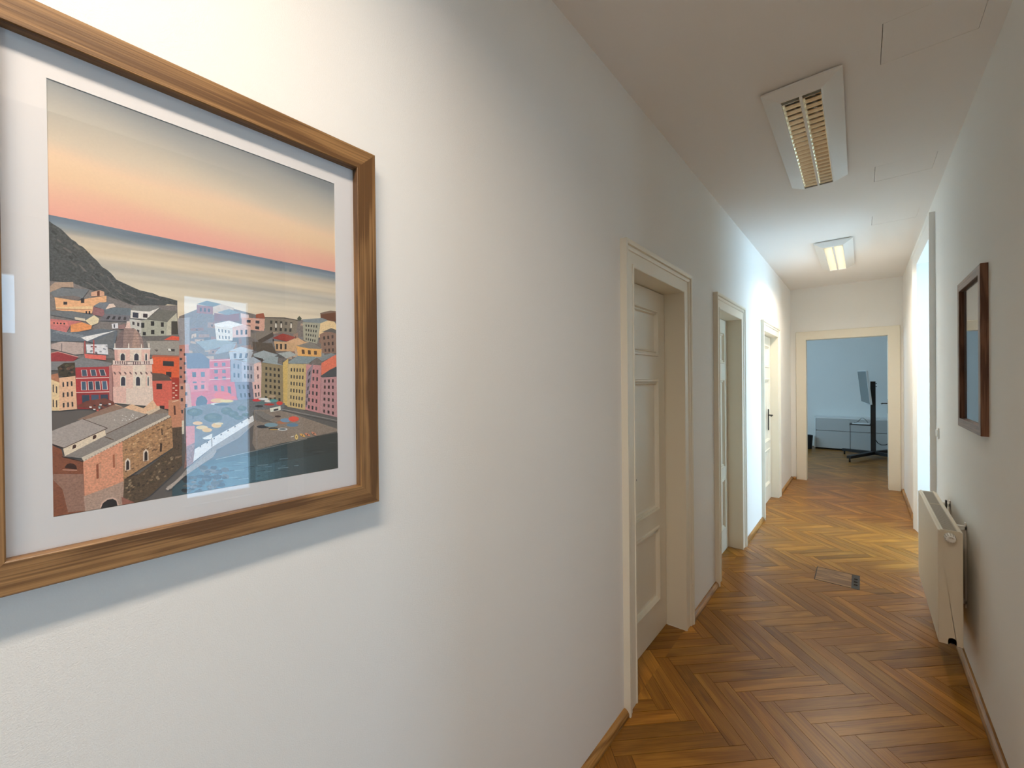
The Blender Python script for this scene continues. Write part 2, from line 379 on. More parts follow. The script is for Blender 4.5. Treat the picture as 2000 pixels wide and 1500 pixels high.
def lever(parent, loc, sgn, out=1, mat='brass'):
    """plate and lever handle; x outwards, sgn: lever direction along y"""
    bm = bmesh.new(); x, y, z = loc
    box(bm, x, x + out * .008, y - .02, y + .02, z - .2, z + .08)
    cyl(bm, (x, y, z), (x + out * .05, y, z), .009, 10); tube(bm, [(x + out * .05, y, z), (x + out * .052, y + sgn * .03, z), (x + out * .05, y + sgn * .11, z - .004)], .008)
    return mesh_obj('handle', bm, mat, parent)
def make_door(n, y0, y1, zt, ang=0):
    d = empty('door_%d' % n, (XL, (y0 + y1) / 2, 0)); d['kind'] = 'structure'; yc = (y0 + y1) / 2; hw = (y1 - y0) / 2
    mesh_obj('architrave', sweep3(PROF, -hw, hw, zt, lambda a, z, p: (p, a, z)), 'cream', d)
    bm = bmesh.new()
    for s in (-1, 1): box(bm, -.22, 0, s * hw, s * (hw + .0195), 0, zt + .0195)
    box(bm, -.22, 0, -hw, hw, zt, zt + .0195)
    for s in (-1, 1): box(bm, -.21, -.152, s * (hw - .012), s * hw, 0, zt)
    box(bm, -.21, -.152, -hw + .012, hw - .012, zt - .012, zt)
    mesh_obj('jamb', bm, 'cream', d)
    g = .0055; L0, L1 = -hw + g, hw - g; W = L1 - L0
    pz = [(.214, .693), (.79, 1.626), (1.77, 2.064)]; py = (L0 + .118, L1 - .118)
    lf = mesh_obj('leaf', slab([0, W], [.006, zt - g], -.04, 0, [(py[0] - L0, py[1] - L0, a, b) for a, b in pz], wall_x), 'cream', d)
    lf.location = (-.110 if n < 3 else -.073, L0, 0); lf.rotation_euler = (0, 0, ang)
    for a, b in pz: mesh_obj('panel', panel_bm(py[0] - L0, py[1] - L0, a, b), 'cream', lf)
    mesh_obj('panel_backing', bx(-.035, -.012, py[0] - L0 - .01, py[1] - L0 + .01, pz[0][0] - .01, pz[2][1] + .01), 'cream', lf)
    if n == 3: lever(lf, (0, W - .20, 1.14), -1, mat='dark')['label'] = 'black lever handle with long plate'
    else: lever(lf, (0, .055, 1.08), 1)
    return d
make_door(1, *DOORS[0])['label'] = 'closed cream panelled door nearest on the left wall'
make_door(2, *DOORS[1])['label'] = 'closed cream panelled door second along the left wall'
make_door(3, *DOORS[2])['label'] = 'pale door with black handle, farthest along the left wall'

# end doorway: flat boards, the leaf folded back into the far room
d4 = empty('door_4', ((END[0] + END[1]) / 2, YE, 0)); d4['kind'] = 'structure'; d4['label'] = 'open doorway with flat cream surround at the corridor end'
hw = (END[1] - END[0]) / 2
FP = [(0, 0), (0, .022), (.003, .025), (.128, .025), (.133, .020), (.133, 0)]
mesh_obj('architrave', sweep3(FP, -hw, hw, END[2], lambda a, z, p: (a, -p, z)), 'cream', d4)
bm = bmesh.new()
for s in (-1, 1): box(bm, s * hw, s * (hw + .0195), 0, .16, 0, END[2] + .0195)
box(bm, -hw, hw, 0, .16, END[2], END[2] + .0195); mesh_obj('jamb', bm, 'cream', d4)
lf = mesh_obj('leaf', bx(hw + .03, hw + .07, .17, 1.12, .006, END[2] - .01), 'cream', d4)
bm = bmesh.new(); box(bm, hw + .022, hw + .0305, .84, .88, 1.05, 1.28)
cyl(bm, (hw + .025, .86, 1.21), (hw - .05, .86, 1.21), .009, 10); tube(bm, [(hw - .05, .86, 1.21), (hw - .052, .83, 1.21), (hw - .048, .74, 1.206)], .008); mesh_obj('handle', bm, 'dark', lf)

# right-hand opening: architrave around a deep reveal
t1 = empty('trim_1', (XR, 0, 0)); t1['kind'] = 'structure'; t1['label'] = 'tall white architrave round the deep opening in the right wall'
PR = [(0, 0), (0, .010), (.03, .014), (.10, .026), (.112, .036), (.135, .036), (.135, 0)]
mesh_obj('architrave', sweep3(PR, OPEN_2[0], OPEN_2[1], OPEN_2[2], lambda a, z, p: (-p, a, z)), 'wall', t1)

# ---------------------------------------------------------------- framed pictures
FW, FH, FR, FD = .600, .806, .046, .027
def rail_bm(L, w, dp):
    bm = bmesh.new(); h = L / 2
    P = [(-h, 0, 0), (h, 0, 0), (h - w, w, 0), (-h + w, w, 0)]
    A = [bm.verts.new(p) for p in P]; B = [bm.verts.new((p[0], p[1], -dp)) for p in P]
    bm.faces.new(A); bm.faces.new(B[::-1])
    for i in range(4): bm.faces.new((A[i], B[i], B[(i + 1) % 4], A[(i + 1) % 4]))
    es = [e for e in bm.edges if abs(e.verts[0].co.z) < 1e-6 and abs(e.verts[1].co.z) < 1e-6 and abs(e.verts[0].co.y - e.verts[1].co.y) < 1e-6]
    bmesh.ops.bevel(bm, geom=es, offset=.0016, segments=1, affect='EDGES'); return bm
def picture(name, M4, woodmat, label):
    """local frame: x right along the wall, y up, z out of the wall; origin in the middle of the front"""
    r = empty(name); r.matrix_world = M4
    for L, off, rot in ((FW, (0, -FH / 2, 0), 0), (FH, (FW / 2, 0, 0), math.pi / 2), (FW, (0, FH / 2, 0), math.pi), (FH, (-FW / 2, 0, 0), -math.pi / 2)):
        o = mesh_obj('frame_rail', rail_bm(L, FR, FD), woodmat, r); o.location = off; o.rotation_euler = (0, 0, rot)
    mesh_obj('backing', bx(-FW / 2 + .01, FW / 2 - .01, -FH / 2 + .01, FH / 2 - .01, -FD + .0005, -FD + .004), 'board', r)
    g = mesh_obj('glass', bx(-FW / 2 + FR - .004, FW / 2 - FR + .004, -FH / 2 + FR - .004, FH / 2 - FR + .004, -.0172, -.0152), 'glass', r)
    return tag(r, label, 'picture')
def look_left(y, z): return Matrix(((0, 0, 1, XL + FD), (1, 0, 0, y), (0, 1, 0, z), (0, 0, 0, 1)))
def look_right(y, z): return Matrix(((0, 0, -1, XR - FD), (-1, 0, 0, y), (0, 1, 0, z), (0, 0, 0, 1)))
pic = picture('framed_picture', look_left(.243, 1.747), 'oak', 'large oak framed print of a pastel harbour town at sunset on left wall')
PWD, PHT = .4213, .6245      # print size
bm = slab([-FW / 2 + FR - .003, FW / 2 - FR + .003], [-FH / 2 + FR - .003, FH / 2 - FR + .003], -.0215, -.0198, [(-PWD / 2, PWD / 2, -PHT / 2 - .0008, PHT / 2 - .0008)], flat_z)
mesh_obj('mat', bm, 'mat', pic)

def print_material():
    t = NT('printed_paper'); at = t.add('ShaderNodeAttribute', attribute_name='ink'); tc = t.add('ShaderNodeTexCoord')
    n = t.add('ShaderNodeTexNoise'); n.inputs['Scale'].default_value = 420; n.inputs['Detail'].default_value = 5; n.inputs['Roughness'].default_value = .7
    t.link(tc.outputs['Object'], n.inputs['Vector'])
    ra = t.add('ShaderNodeMath', operation='MULTIPLY_ADD'); ra.inputs[1].default_value = 3.2; ra.inputs[2].default_value = -1.6
    t.link(n.outputs[0], ra.inputs[0])
    am = t.add('ShaderNodeMath', operation='MULTIPLY_ADD'); am.inputs[2].default_value = 1
    t.link(ra.outputs[0], am.inputs[0]); t.link(at.outputs['Alpha'], am.inputs[1])
    sc = t.add('ShaderNodeVectorMath', operation='SCALE'); t.link(at.outputs['Color'], sc.inputs[0]); t.link(am.outputs[0], sc.inputs['Scale'])
    t.link(sc.outputs[0], t.b.inputs['Base Color']); t.b.inputs['Roughness'].default_value = .7; t.b.inputs['Specular IOR Level'].default_value = .2
    return t.m
INK = 1.25
def build_print(parent):
    bm = bmesh.new(); cl = bm.loops.layers.float_color.new('ink'); lay = [0]
    zb = -.0208
    def lin(c): return tuple(min(.92, v * INK) for v in srgb(*c)[:3])
    def grid(us, vs, colf, z):
        V = [[bm.verts.new((u - PWD / 2, v - PHT / 2, z)) for v in vs] for u in us]
        for i in range(len(us) - 1):
            for j in range(len(vs) - 1):
                f = bm.faces.new((V[i][j], V[i + 1][j], V[i + 1][j + 1], V[i][j + 1]))
                for l, (a, b) in zip(f.loops, ((i, j), (i + 1, j), (i + 1, j + 1), (i, j + 1))): l[cl] = (*lin(colf(us[a] / PWD, vs[b])), .05)
    def ramp(t, st):
        for (a, ca), (b, cb) in zip(st, st[1:]):
            if t <= b:
                k = max(0, (t - a) / (b - a)); return tuple(x + (y - x) * k for x, y in zip(ca, cb))
        return st[-1][1]
    HZ = .4300
    sky = [(0, (232, 162, 148)), (.12, (238, 172, 150)), (.26, (240, 190, 156)), (.40, (228, 194, 162)), (.56, (200, 186, 166)), (.74, (172, 168, 158)), (.9, (146, 148, 147)), (1, (122, 128, 131))]
    def sky_c(u, v):
        t = (v - HZ) / (PHT - HZ); c = ramp(t + .07 * (u - .5) * min(1, t * 1.6) + .018 * math.sin(u * 9 + v * 60), sky); return c
    grid([PWD * i / 14 for i in range(15)], [HZ + (PHT - HZ) * j / 28 for j in range(29)], sky_c, zb)
    sea = [(0, (222, 204, 176)), (.35, (222, 206, 180)), (.52, (206, 196, 176)), (.66, (178, 174, 164)), (.76, (206, 192, 168)), (.86, (186, 176, 160)), (.93, (126, 138, 148)), (1, (104, 120, 136))]
    def sea_c(u, v):
        t = (v - .25) / (HZ - .25); c = ramp(t, sea); s = 8 * math.sin(v * 900 + u * 5) * math.sin(v * 370 + u * 8 + 1); return tuple(x + s for x in c)
    grid([PWD * i / 12 for i in range(13)], [.25 + (HZ - .25) * j / 44 for j in range(45)], sea_c, zb)
    grid([0, PWD], [0, .25], lambda u, v: (100, 94, 90), zb)
    rough = (.06, .30, .45, .75)
    for k, item in enumerate(PRINT_DATA):
        col = item[:3]; r = item[3]; q = item[4:]
        z = zb + 2e-5 + 1.2e-6 * k
        try: f = bm.faces.new([bm.verts.new((q[i] / 1e4 - PWD / 2, q[i + 1] / 1e4 - PHT / 2, z)) for i in range(0, len(q), 2)])
        except ValueError: continue
        f.normal_update()
        if f.normal.z < 0: f.normal_flip()
        for l in f.loops: l[cl] = (*lin(col), rough[r])
    me = bpy.data.meshes.new('print'); bm.to_mesh(me); bm.free(); me.materials.append(print_material())
    o = bpy.data.objects.new('print', me); C.objects.link(o); o.parent = parent
    return o
# the printed picture, back to front: red, green, blue, grain class, then x, y pairs in tenths of a millimetre
PRINT_DATA = [
(80,82,82,3,4,4211,42,4179,82,4153,121,4127,161,4079,222,4005,263,3983,294,3941,336,3925,399,3852,442,3793,485,3751,539,3667,595,3631,640,3585,697,3501,813,3449,885,3416,970,3381,1134,3358,1211,3324,1316,3311,1444,3282,1443,3204,1315,3204,1261,3168,1131,3162,1004,3121,881,3056,0,2947,0,3875),
(112,108,104,1,285,3660,322,3637,380,3558,342,3566),
(104,100,98,0,423,3499,488,3419,497,3432,432,3512),
(104,100,98,0,511,3407,622,3285,629,3298,518,3420),
(104,100,98,0,589,3531,667,3387,678,3400,600,3543),
(104,100,98,0,680,3341,831,3205,838,3218,687,3355),
(104,100,98,0,633,3255,807,3121,813,3134,639,3268),
(104,100,98,0,809,3312,917,3263,923,3282,815,3330),
(104,100,98,0,75,3959,115,3925,124,3945,84,3979),
(104,100,98,0,135,3856,215,3800,224,3821,143,3876),
(104,100,98,0,1029,3277,1208,3253,1212,3277,1033,3301),
(104,100,98,0,369,3397,488,3309,494,3324,376,3412),
(104,100,98,0,855,3189,951,3129,959,3149,862,3208),
(60,64,62,0,224,3804,268,3742,275,3752,231,3814),
(100,98,94,0,511,3549,555,3517,566,3541,522,3572),
(100,98,94,0,582,3195,620,3143,635,3164,596,3216),
(100,98,94,0,400,3672,446,3608,462,3631,415,3695),
(60,64,62,0,766,3194,855,3150,866,3181,776,3225),
(100,98,94,0,687,3341,746,3311,753,3332,694,3363),
(60,64,62,0,185,3738,220,3699,236,3727,201,3765),
(68,74,72,0,410,3343,460,3275,469,3288,418,3356),
(68,74,72,0,330,3703,385,3682,391,3704,336,3724),
(60,64,62,0,470,3340,553,3324,556,3338,472,3353),
(68,74,72,0,182,3273,257,3257,263,3288,188,3305),
(100,98,94,0,233,3915,300,3861,314,3891,246,3944),
(60,64,62,0,588,3143,640,3109,646,3124,594,3158),
(68,74,72,0,519,3189,591,3171,596,3197,524,3214),
(100,98,94,0,726,3414,783,3345,794,3361,737,3430),
(60,64,62,0,21,4068,68,4018,83,4046,36,4096),
(60,64,62,0,456,3470,513,3446,517,3459,460,3484),
(68,74,72,0,57,3914,135,3880,142,3903,64,3937),
(60,64,62,0,461,3537,501,3493,515,3517,476,3561),
(100,98,94,0,319,3093,361,3052,371,3072,328,3112),
(68,74,72,0,177,3577,253,3526,261,3547,185,3598),
(60,64,62,0,38,3837,94,3788,102,3807,47,3855),
(100,98,94,0,210,3672,269,3610,279,3627,219,3689),
(68,74,72,0,733,3274,812,3234,817,3248,738,3288),
(60,64,62,0,164,3177,211,3128,224,3152,176,3201),
(68,74,72,0,506,3218,551,3157,567,3180,522,3241),
(124,118,116,2,0,3360,235,3365,425,3291,882,3129,1443,3204,1447,2315,0,2263),
(118,110,106,2,1462,3016,1712,3168,2251,3252,2821,3151,3426,3172,4213,3285,4213,2234,4206,1740,1447,1796),
(135,100,90,1,2247,2697,2384,2722,2389,2617,2239,2593),
(150,120,105,1,1571,2237,1638,2229,1640,2123,1563,2132),
(140,145,148,1,3182,2695,3341,2713,3348,2641,3172,2622),
(60,55,55,0,3244,2670,3268,2672,3268,2642,3244,2641),
(140,145,148,1,3921,3202,4191,3206,4204,3157,3910,3152),
(60,55,55,0,4027,3193,4068,3197,4067,3177,4027,3173),
(140,145,148,1,1974,2964,2173,2977,2182,2933,1967,2919),
(190,165,140,1,3439,2705,3616,2751,3625,2712,3429,2665),
(60,55,55,0,3509,2694,3535,2695,3535,2680,3508,2678),
(190,165,140,1,2824,2863,3028,2910,3038,2871,2816,2824),
(120,118,118,1,2147,2729,2215,2737,2217,2626,2138,2618),
(150,120,105,1,2182,2830,2316,2868,2321,2755,2174,2718),
(95,92,90,1,3516,2814,3794,2818,3807,2742,3506,2738),
(60,55,55,0,3626,2791,3667,2794,3667,2764,3625,2761),
(140,145,148,1,3783,3004,3923,3023,3929,2904,3772,2886),
(175,150,130,1,2331,2905,2504,2896,2512,2836,2323,2844),
(95,92,90,1,3851,2490,3929,2490,3932,2422,3840,2422),
(120,118,118,1,2932,2621,3093,2646,3100,2574,2923,2550),
(95,92,90,1,4128,2589,4213,2599,4213,2500,4116,2490),
(95,92,90,1,2837,2237,2992,2233,2999,2158,2828,2164),
(60,55,55,0,2898,2209,2922,2210,2921,2180,2898,2180),
(120,118,118,1,3432,2811,3637,2858,3647,2808,3423,2761),
(135,100,90,1,2995,2851,3235,2849,3247,2796,2986,2797),
(175,150,130,1,1681,2648,1865,2651,1874,2606,1674,2603),
(60,55,55,0,1754,2635,1781,2637,1781,2619,1754,2617),
(175,150,130,1,3784,2594,3972,2636,3980,2525,3773,2485),
(150,120,105,1,4023,3064,4213,3076,4213,2988,4012,2976),
(190,165,140,1,4075,3111,4213,3113,4213,3007,4064,3006),
(95,92,90,1,3097,2323,3295,2348,3303,2232,3087,2208),
(140,145,148,1,2179,2832,2286,2809,2290,2724,2171,2748),
(60,55,55,0,2221,2802,2237,2804,2237,2770,2221,2768),
(120,118,118,1,2397,2332,2503,2368,2507,2300,2389,2264),
(150,120,105,1,2548,2567,2750,2586,2759,2517,2540,2499),
(60,55,55,0,2627,2544,2658,2546,2657,2518,2627,2517),
(175,150,130,1,1620,2178,1809,2175,1818,2071,1612,2076),
(150,120,105,1,3383,2690,3582,2695,3591,2614,3374,2609),
(60,55,55,0,3462,2663,3491,2664,3491,2632,3461,2630),
(135,100,90,1,2009,2759,2208,2756,2218,2711,2001,2713),
(120,118,118,1,3255,2629,3328,2615,3331,2556,3246,2570),
(60,55,55,0,3284,2607,3295,2608,3295,2584,3284,2584),
(135,100,90,1,2196,2928,2263,2948,2265,2834,2188,2813),
(190,165,140,1,3308,2520,3566,2516,3578,2397,3298,2403),
(60,55,55,0,3409,2478,3448,2479,3448,2432,3409,2431),
(175,150,130,1,1482,2250,1553,2269,1555,2207,1476,2188),
(60,55,55,0,1510,2226,1520,2226,1520,2201,1510,2201),
(135,100,90,1,1628,2836,1801,2859,1810,2808,1621,2785),
(60,55,55,0,1696,2822,1722,2824,1722,2804,1696,2801),
(135,100,90,1,2404,2905,2473,2926,2475,2810,2395,2789),
(60,55,55,0,2431,2861,2441,2862,2441,2816,2430,2815),
(120,118,118,1,4046,3072,4160,3057,4164,2935,4034,2950),
(60,55,55,0,4091,3028,4108,3029,4107,2980,4090,2979),
(135,100,90,1,1495,2226,1616,2232,1621,2133,1487,2128),
(190,165,140,1,3904,2262,4065,2240,4071,2119,3893,2143),
(60,55,55,0,3968,2216,3992,2216,3991,2168,3967,2168),
(95,92,90,1,2587,2261,2709,2242,2713,2128,2578,2148),
(175,150,130,1,1558,2453,1642,2448,1646,2351,1550,2357),
(175,150,130,1,2594,2324,2795,2349,2805,2307,2586,2283),
(175,150,130,1,3093,2468,3274,2441,3282,2357,3084,2385),
(150,120,105,1,1870,2963,2000,2962,2005,2865,1863,2865),
(60,55,55,0,1921,2929,1941,2931,1940,2892,1921,2890),
(140,145,148,1,1629,2335,1808,2366,1816,2280,1622,2250),
(135,100,90,1,3648,3116,3769,3093,3774,3030,3638,3052),
(175,150,130,1,1501,2398,1579,2387,1582,2337,1494,2348),
(150,120,105,1,2149,2693,2300,2710,2307,2675,2142,2658),
(95,92,90,1,3721,2896,3943,2898,3952,2784,3710,2783),
(60,55,55,0,3808,2858,3841,2860,3841,2815,3808,2812),
(95,92,90,1,1952,2603,2072,2622,2076,2511,1944,2493),
(150,120,105,1,3933,2800,4177,2834,4188,2775,3923,2741),
(60,55,55,0,4029,2783,4065,2786,4065,2762,4029,2759),
(150,120,105,1,2068,2774,2265,2773,2274,2730,2061,2731),
(120,118,118,1,3463,2561,3677,2591,3687,2466,3453,2438),
(120,118,118,1,2660,2979,2780,2956,2786,2883,2651,2905),
(60,55,55,0,2708,2954,2726,2956,2725,2926,2707,2925),
(190,165,140,1,2713,3001,2916,2995,2925,2933,2705,2939),
(150,120,105,1,3869,3133,4130,3142,4143,3087,3858,3077),
(135,100,90,1,3522,2509,3648,2505,3653,2412,3511,2417),
(150,120,105,1,2951,2773,3199,2812,3212,2762,2942,2723),
(135,100,90,1,3165,2205,3244,2192,3246,2074,3155,2088),
(95,92,90,1,2637,2314,2838,2313,2847,2244,2629,2246),
(120,118,118,1,2302,2393,2496,2432,2505,2335,2293,2297),
(60,55,55,0,2378,2358,2407,2359,2406,2320,2377,2319),
(95,92,90,1,2146,2715,2338,2717,2347,2606,2138,2605),
(60,55,55,0,2221,2676,2250,2678,2250,2634,2221,2632),
(120,118,118,1,3235,2239,3341,2207,3345,2139,3226,2172),
(60,55,55,0,3277,2213,3293,2214,3293,2186,3277,2186),
(150,120,105,1,1735,2739,1886,2749,1893,2692,1728,2683),
(175,150,130,1,3517,2386,3623,2381,3627,2250,3507,2256),
(60,55,55,0,3559,2335,3575,2336,3574,2284,3558,2283),
(95,92,90,1,2521,2946,2587,2936,2589,2836,2513,2845),
(60,55,55,0,2547,2908,2557,2909,2556,2869,2546,2868),
(135,100,90,1,2225,2517,2291,2543,2294,2504,2218,2478),
(150,120,105,1,1874,2484,2015,2477,2022,2397,1866,2404),
(60,55,55,0,1930,2455,1951,2456,1950,2424,1929,2423),
(120,118,118,1,1989,2515,2138,2516,2145,2473,1982,2472),
(60,55,55,0,2048,2501,2070,2502,2070,2485,2048,2484),
(190,165,140,1,2186,2483,2269,2476,2272,2415,2178,2422),
(120,118,118,1,2855,2784,3028,2831,3035,2710,2846,2665),
(60,55,55,0,2923,2742,2949,2743,2948,2695,2922,2694),
(190,165,140,1,3722,2998,3897,2984,3905,2935,3712,2948),
(60,55,55,0,3791,2984,3818,2986,3817,2967,3791,2964),
(175,150,130,1,1824,2534,1897,2536,1900,2438,1817,2437),
(175,150,130,1,1648,2204,1809,2205,1817,2127,1640,2127),
(190,165,140,1,2137,2267,2237,2253,2241,2167,2129,2182),
(190,165,140,1,4034,2316,4179,2359,4185,2279,4024,2236),
(140,145,148,1,3899,2848,4020,2833,4025,2729,3888,2744),
(135,100,90,1,2109,2298,2315,2324,2324,2223,2101,2199),
(95,92,90,1,4181,3232,4213,3235,4213,3167,4170,3163),
(60,55,55,0,4213,3181,4213,3181,4213,3197),
(150,120,105,1,2722,2780,2814,2774,2818,2722,2713,2728),
(175,150,130,1,1618,2616,1687,2605,1690,2566,1611,2577),
(190,165,140,1,3119,3005,3298,3013,3306,2924,3110,2917),
(175,150,130,1,1818,2354,1950,2371,1956,2306,1811,2288),
(95,92,90,1,1812,2691,1931,2703,1936,2593,1804,2581),
(190,165,140,1,2880,3082,3046,3116,3053,2995,2871,2961),
(175,150,130,1,3287,2230,3446,2248,3453,2181,3278,2164),
(140,145,148,1,3676,2487,3863,2513,3871,2416,3665,2391),
(120,118,118,1,2185,2285,2368,2268,2377,2208,2178,2225),
(60,55,55,0,2257,2263,2285,2264,2285,2240,2257,2239),
(135,100,90,1,4094,2914,4213,2902,4213,2858,4083,2870),
(135,100,90,1,1865,2230,1973,2240,1977,2157,1857,2147),
(60,55,55,0,1907,2198,1923,2198,1923,2165,1907,2165),
(150,120,105,1,3315,2871,3403,2908,3406,2799,3305,2762),
(60,55,55,0,3350,2831,3363,2832,3362,2788,3349,2787),
(175,150,130,1,2383,2908,2555,2943,2563,2906,2376,2871),
(60,55,55,0,2451,2900,2477,2902,2477,2887,2451,2885),
(190,165,140,1,2271,2446,2328,2431,2330,2368,2263,2383),
(60,55,55,0,2293,2422,2302,2422,2302,2397,2293,2396),
(95,92,90,1,2278,2541,2425,2572,2432,2531,2270,2500),
(60,55,55,0,2336,2528,2358,2529,2358,2513,2336,2511),
(135,100,90,1,1947,2984,2044,2997,2048,2955,1940,2941),
(60,55,55,0,1986,2971,2000,2972,2000,2956,1985,2954),
(135,100,90,1,3846,2796,4009,2786,4017,2718,3836,2728),
(60,55,55,0,3911,2774,3935,2775,3935,2748,3910,2747),
(95,92,90,1,3904,2319,4197,2311,4210,2190,3893,2201),
(150,120,105,1,2322,2847,2519,2869,2529,2822,2314,2800),
(60,55,55,0,2400,2835,2429,2837,2429,2819,2399,2816),
(120,118,118,1,1552,2254,1689,2274,1695,2191,1545,2172),
(135,100,90,1,1990,2572,2185,2582,2195,2514,1983,2504),
(60,55,55,0,2067,2550,2096,2551,2096,2524,2067,2523),
(135,100,90,1,3734,3184,3958,3210,3968,3099,3723,3073),
(135,100,90,1,1913,2723,1989,2700,1992,2625,1905,2648),
(95,92,90,1,2615,2536,2700,2549,2703,2472,2606,2460),
(60,55,55,0,2648,2507,2661,2508,2660,2478,2648,2477),
(135,100,90,1,2677,2398,2876,2389,2885,2275,2668,2286),
(60,55,55,0,2755,2356,2785,2357,2785,2312,2755,2311),
(95,92,90,1,2905,2464,3132,2449,3142,2366,2896,2382),
(120,118,118,1,3744,2892,3829,2878,3832,2762,3733,2776),
(60,55,55,0,3778,2848,3790,2849,3790,2803,3777,2802),
(150,120,105,1,2221,2646,2314,2641,2318,2542,2213,2547),
(60,55,55,0,2258,2609,2272,2610,2271,2570,2257,2570),
(190,165,140,1,3279,2535,3393,2572,3397,2463,3269,2426),
(60,55,55,0,3323,2493,3340,2494,3340,2450,3323,2450),
(190,165,140,1,1906,2285,2035,2259,2041,2212,1899,2238),
(60,55,55,0,1957,2267,1977,2268,1976,2249,1957,2249),
(175,150,130,1,2271,2540,2421,2521,2427,2428,2263,2449),
(135,100,90,1,3214,2552,3333,2523,3338,2482,3204,2510),
(60,55,55,0,3261,2538,3279,2539,3278,2522,3261,2521),
(175,150,130,1,3462,3100,3678,3104,3689,3062,3453,3057),
(60,55,55,0,3548,3092,3580,3095,3580,3078,3547,3075),
(140,145,148,1,3677,2553,3936,2549,3948,2430,3667,2436),
(60,55,55,0,3779,2511,3818,2513,3817,2466,3778,2464),
(150,120,105,1,3314,2657,3458,2690,3464,2589,3304,2557),
(60,55,55,0,3371,2620,3392,2622,3392,2581,3370,2580),
(190,165,140,1,2537,2295,2687,2308,2694,2201,2529,2188),
(60,55,55,0,2596,2254,2619,2254,2618,2212,2596,2211),
(175,150,130,1,3698,2943,3893,2945,3902,2881,3688,2879),
(120,118,118,1,2115,2228,2298,2214,2307,2169,2108,2183),
(150,120,105,1,2374,2573,2540,2603,2547,2518,2366,2488),
(190,165,140,1,1634,2724,1696,2754,1698,2687,1627,2657),
(60,55,55,0,1658,2699,1667,2700,1667,2673,1658,2672),
(95,92,90,1,2071,2852,2244,2883,2253,2841,2064,2809),
(60,55,55,0,2140,2841,2165,2843,2165,2826,2139,2824),
(95,92,90,1,3883,3205,4048,3248,4055,3152,3873,3109),
(150,146,148,1,1449,2984,1609,3017,1603,2540,1444,2516),
(186,128,112,1,1444,2531,1591,2555,1594,1771,1435,1775),
(70,62,64,0,1468,2472,1499,2473,1499,2431,1467,2429),
(70,62,64,0,1521,2398,1553,2400,1553,2357,1521,2356),
(70,62,64,0,1466,2320,1497,2321,1497,2279,1465,2278),
(70,62,64,0,1520,2246,1552,2247,1551,2204,1519,2203),
(70,62,64,0,1464,2168,1495,2169,1495,2126,1463,2126),
(70,62,64,0,1518,2093,1550,2094,1549,2051,1517,2051),
(70,62,64,0,1462,2017,1494,2017,1493,1974,1462,1974),
(70,62,64,0,1516,1941,1548,1941,1547,1898,1515,1898),
(70,62,64,0,1460,1865,1492,1865,1491,1822,1460,1823),
(190,172,152,1,1947,3243,2077,3311,2272,3268,2249,3137,1946,3102),
(142,92,88,1,1713,3249,1947,3246,1946,3110,1711,3106),
(70,68,73,0,1756,3207,1782,3207,1781,3140,1755,3140),
(68,66,70,0,1815,3206,1841,3206,1841,3141,1814,3141),
(53,52,55,0,1874,3206,1901,3206,1901,3142,1873,3141),
(108,120,126,1,1713,3262,1856,3339,2077,3311,1947,3243),
(128,84,82,1,1966,3136,2151,3126,2350,3182,2363,3026,1964,2993),
(122,132,138,1,2013,3155,2194,3237,2379,3186,2151,3119),
(205,185,180,1,2379,3186,2512,3168,2526,3068,2378,3086),
(206,160,142,1,2393,3104,2789,3122,2770,2869,2391,2904),
(52,50,53,0,2478,3070,2544,3072,2542,3020,2477,3021),
(70,68,72,0,2626,3073,2694,3075,2691,3018,2624,3019),
(60,58,62,0,2475,2971,2540,2968,2538,2916,2474,2921),
(55,53,57,0,2621,2965,2687,2962,2684,2905,2618,2910),
(150,84,62,1,2634,3190,2766,3232,2797,3123,2630,3122),
(126,116,102,1,2789,3148,3149,3188,3408,3158,3369,2883,2785,2870),
(67,63,56,0,2883,3100,2923,3101,2921,3036,2881,3035),
(58,54,48,0,2973,3102,3014,3102,3011,3037,2970,3037),
(56,52,47,0,3065,3103,3107,3104,3102,3039,3061,3038),
(71,66,59,0,3159,3105,3201,3105,3195,3041,3153,3040),
(49,46,41,0,3254,3106,3297,3107,3289,3042,3247,3042),
(54,50,45,0,2879,2970,2918,2971,2916,2906,2877,2905),
(65,60,54,0,2967,2972,3007,2972,3003,2908,2964,2907),
(58,54,48,0,3056,2973,3097,2974,3092,2909,3052,2909),
(62,58,51,0,3147,2975,3189,2976,3182,2911,3141,2910),
(64,60,53,0,3240,2977,3282,2978,3274,2913,3233,2912),
(70,62,56,0,2789,3139,3148,3170,3149,3188,2789,3156),
(70,62,56,0,3147,3170,3406,3148,3410,3167,3150,3188),
(215,208,195,0,2973,3054,2999,3053,2998,2968,2972,2969),
(215,208,195,0,3072,3063,3098,3063,3097,2977,3071,2978),
(215,208,195,0,3258,3082,3286,3081,3285,2994,3257,2995),
(70,76,60,1,3391,3196,3436,3252,3483,3206,3461,3158,3408,3152),
(104,66,48,1,3871,3348,4213,3438,4213,3217,3879,3226),
(120,100,88,1,3862,3362,4088,3443,4213,3447,4213,3419,3871,3334),
(232,196,150,1,3869,3149,4026,3223,4185,3208,4213,3153,4213,2969,3826,2835),
(162,160,142,1,3500,3130,3869,3149,3796,2700,3514,2756),
(47,49,49,0,3558,3087,3582,3088,3582,3042,3558,3042),
(43,45,45,0,3612,3089,3636,3089,3634,3042,3610,3042),
(41,43,43,0,3666,3090,3691,3091,3687,3042,3663,3042),
(60,62,62,0,3721,3092,3745,3092,3740,3042,3716,3042),
(51,53,53,0,3776,3093,3801,3094,3794,3042,3770,3042),
(46,47,47,0,3558,2997,3581,2996,3580,2950,3558,2951),
(52,54,54,0,3609,2995,3632,2995,3630,2947,3607,2949),
(56,58,58,0,3660,2994,3683,2993,3679,2945,3657,2946),
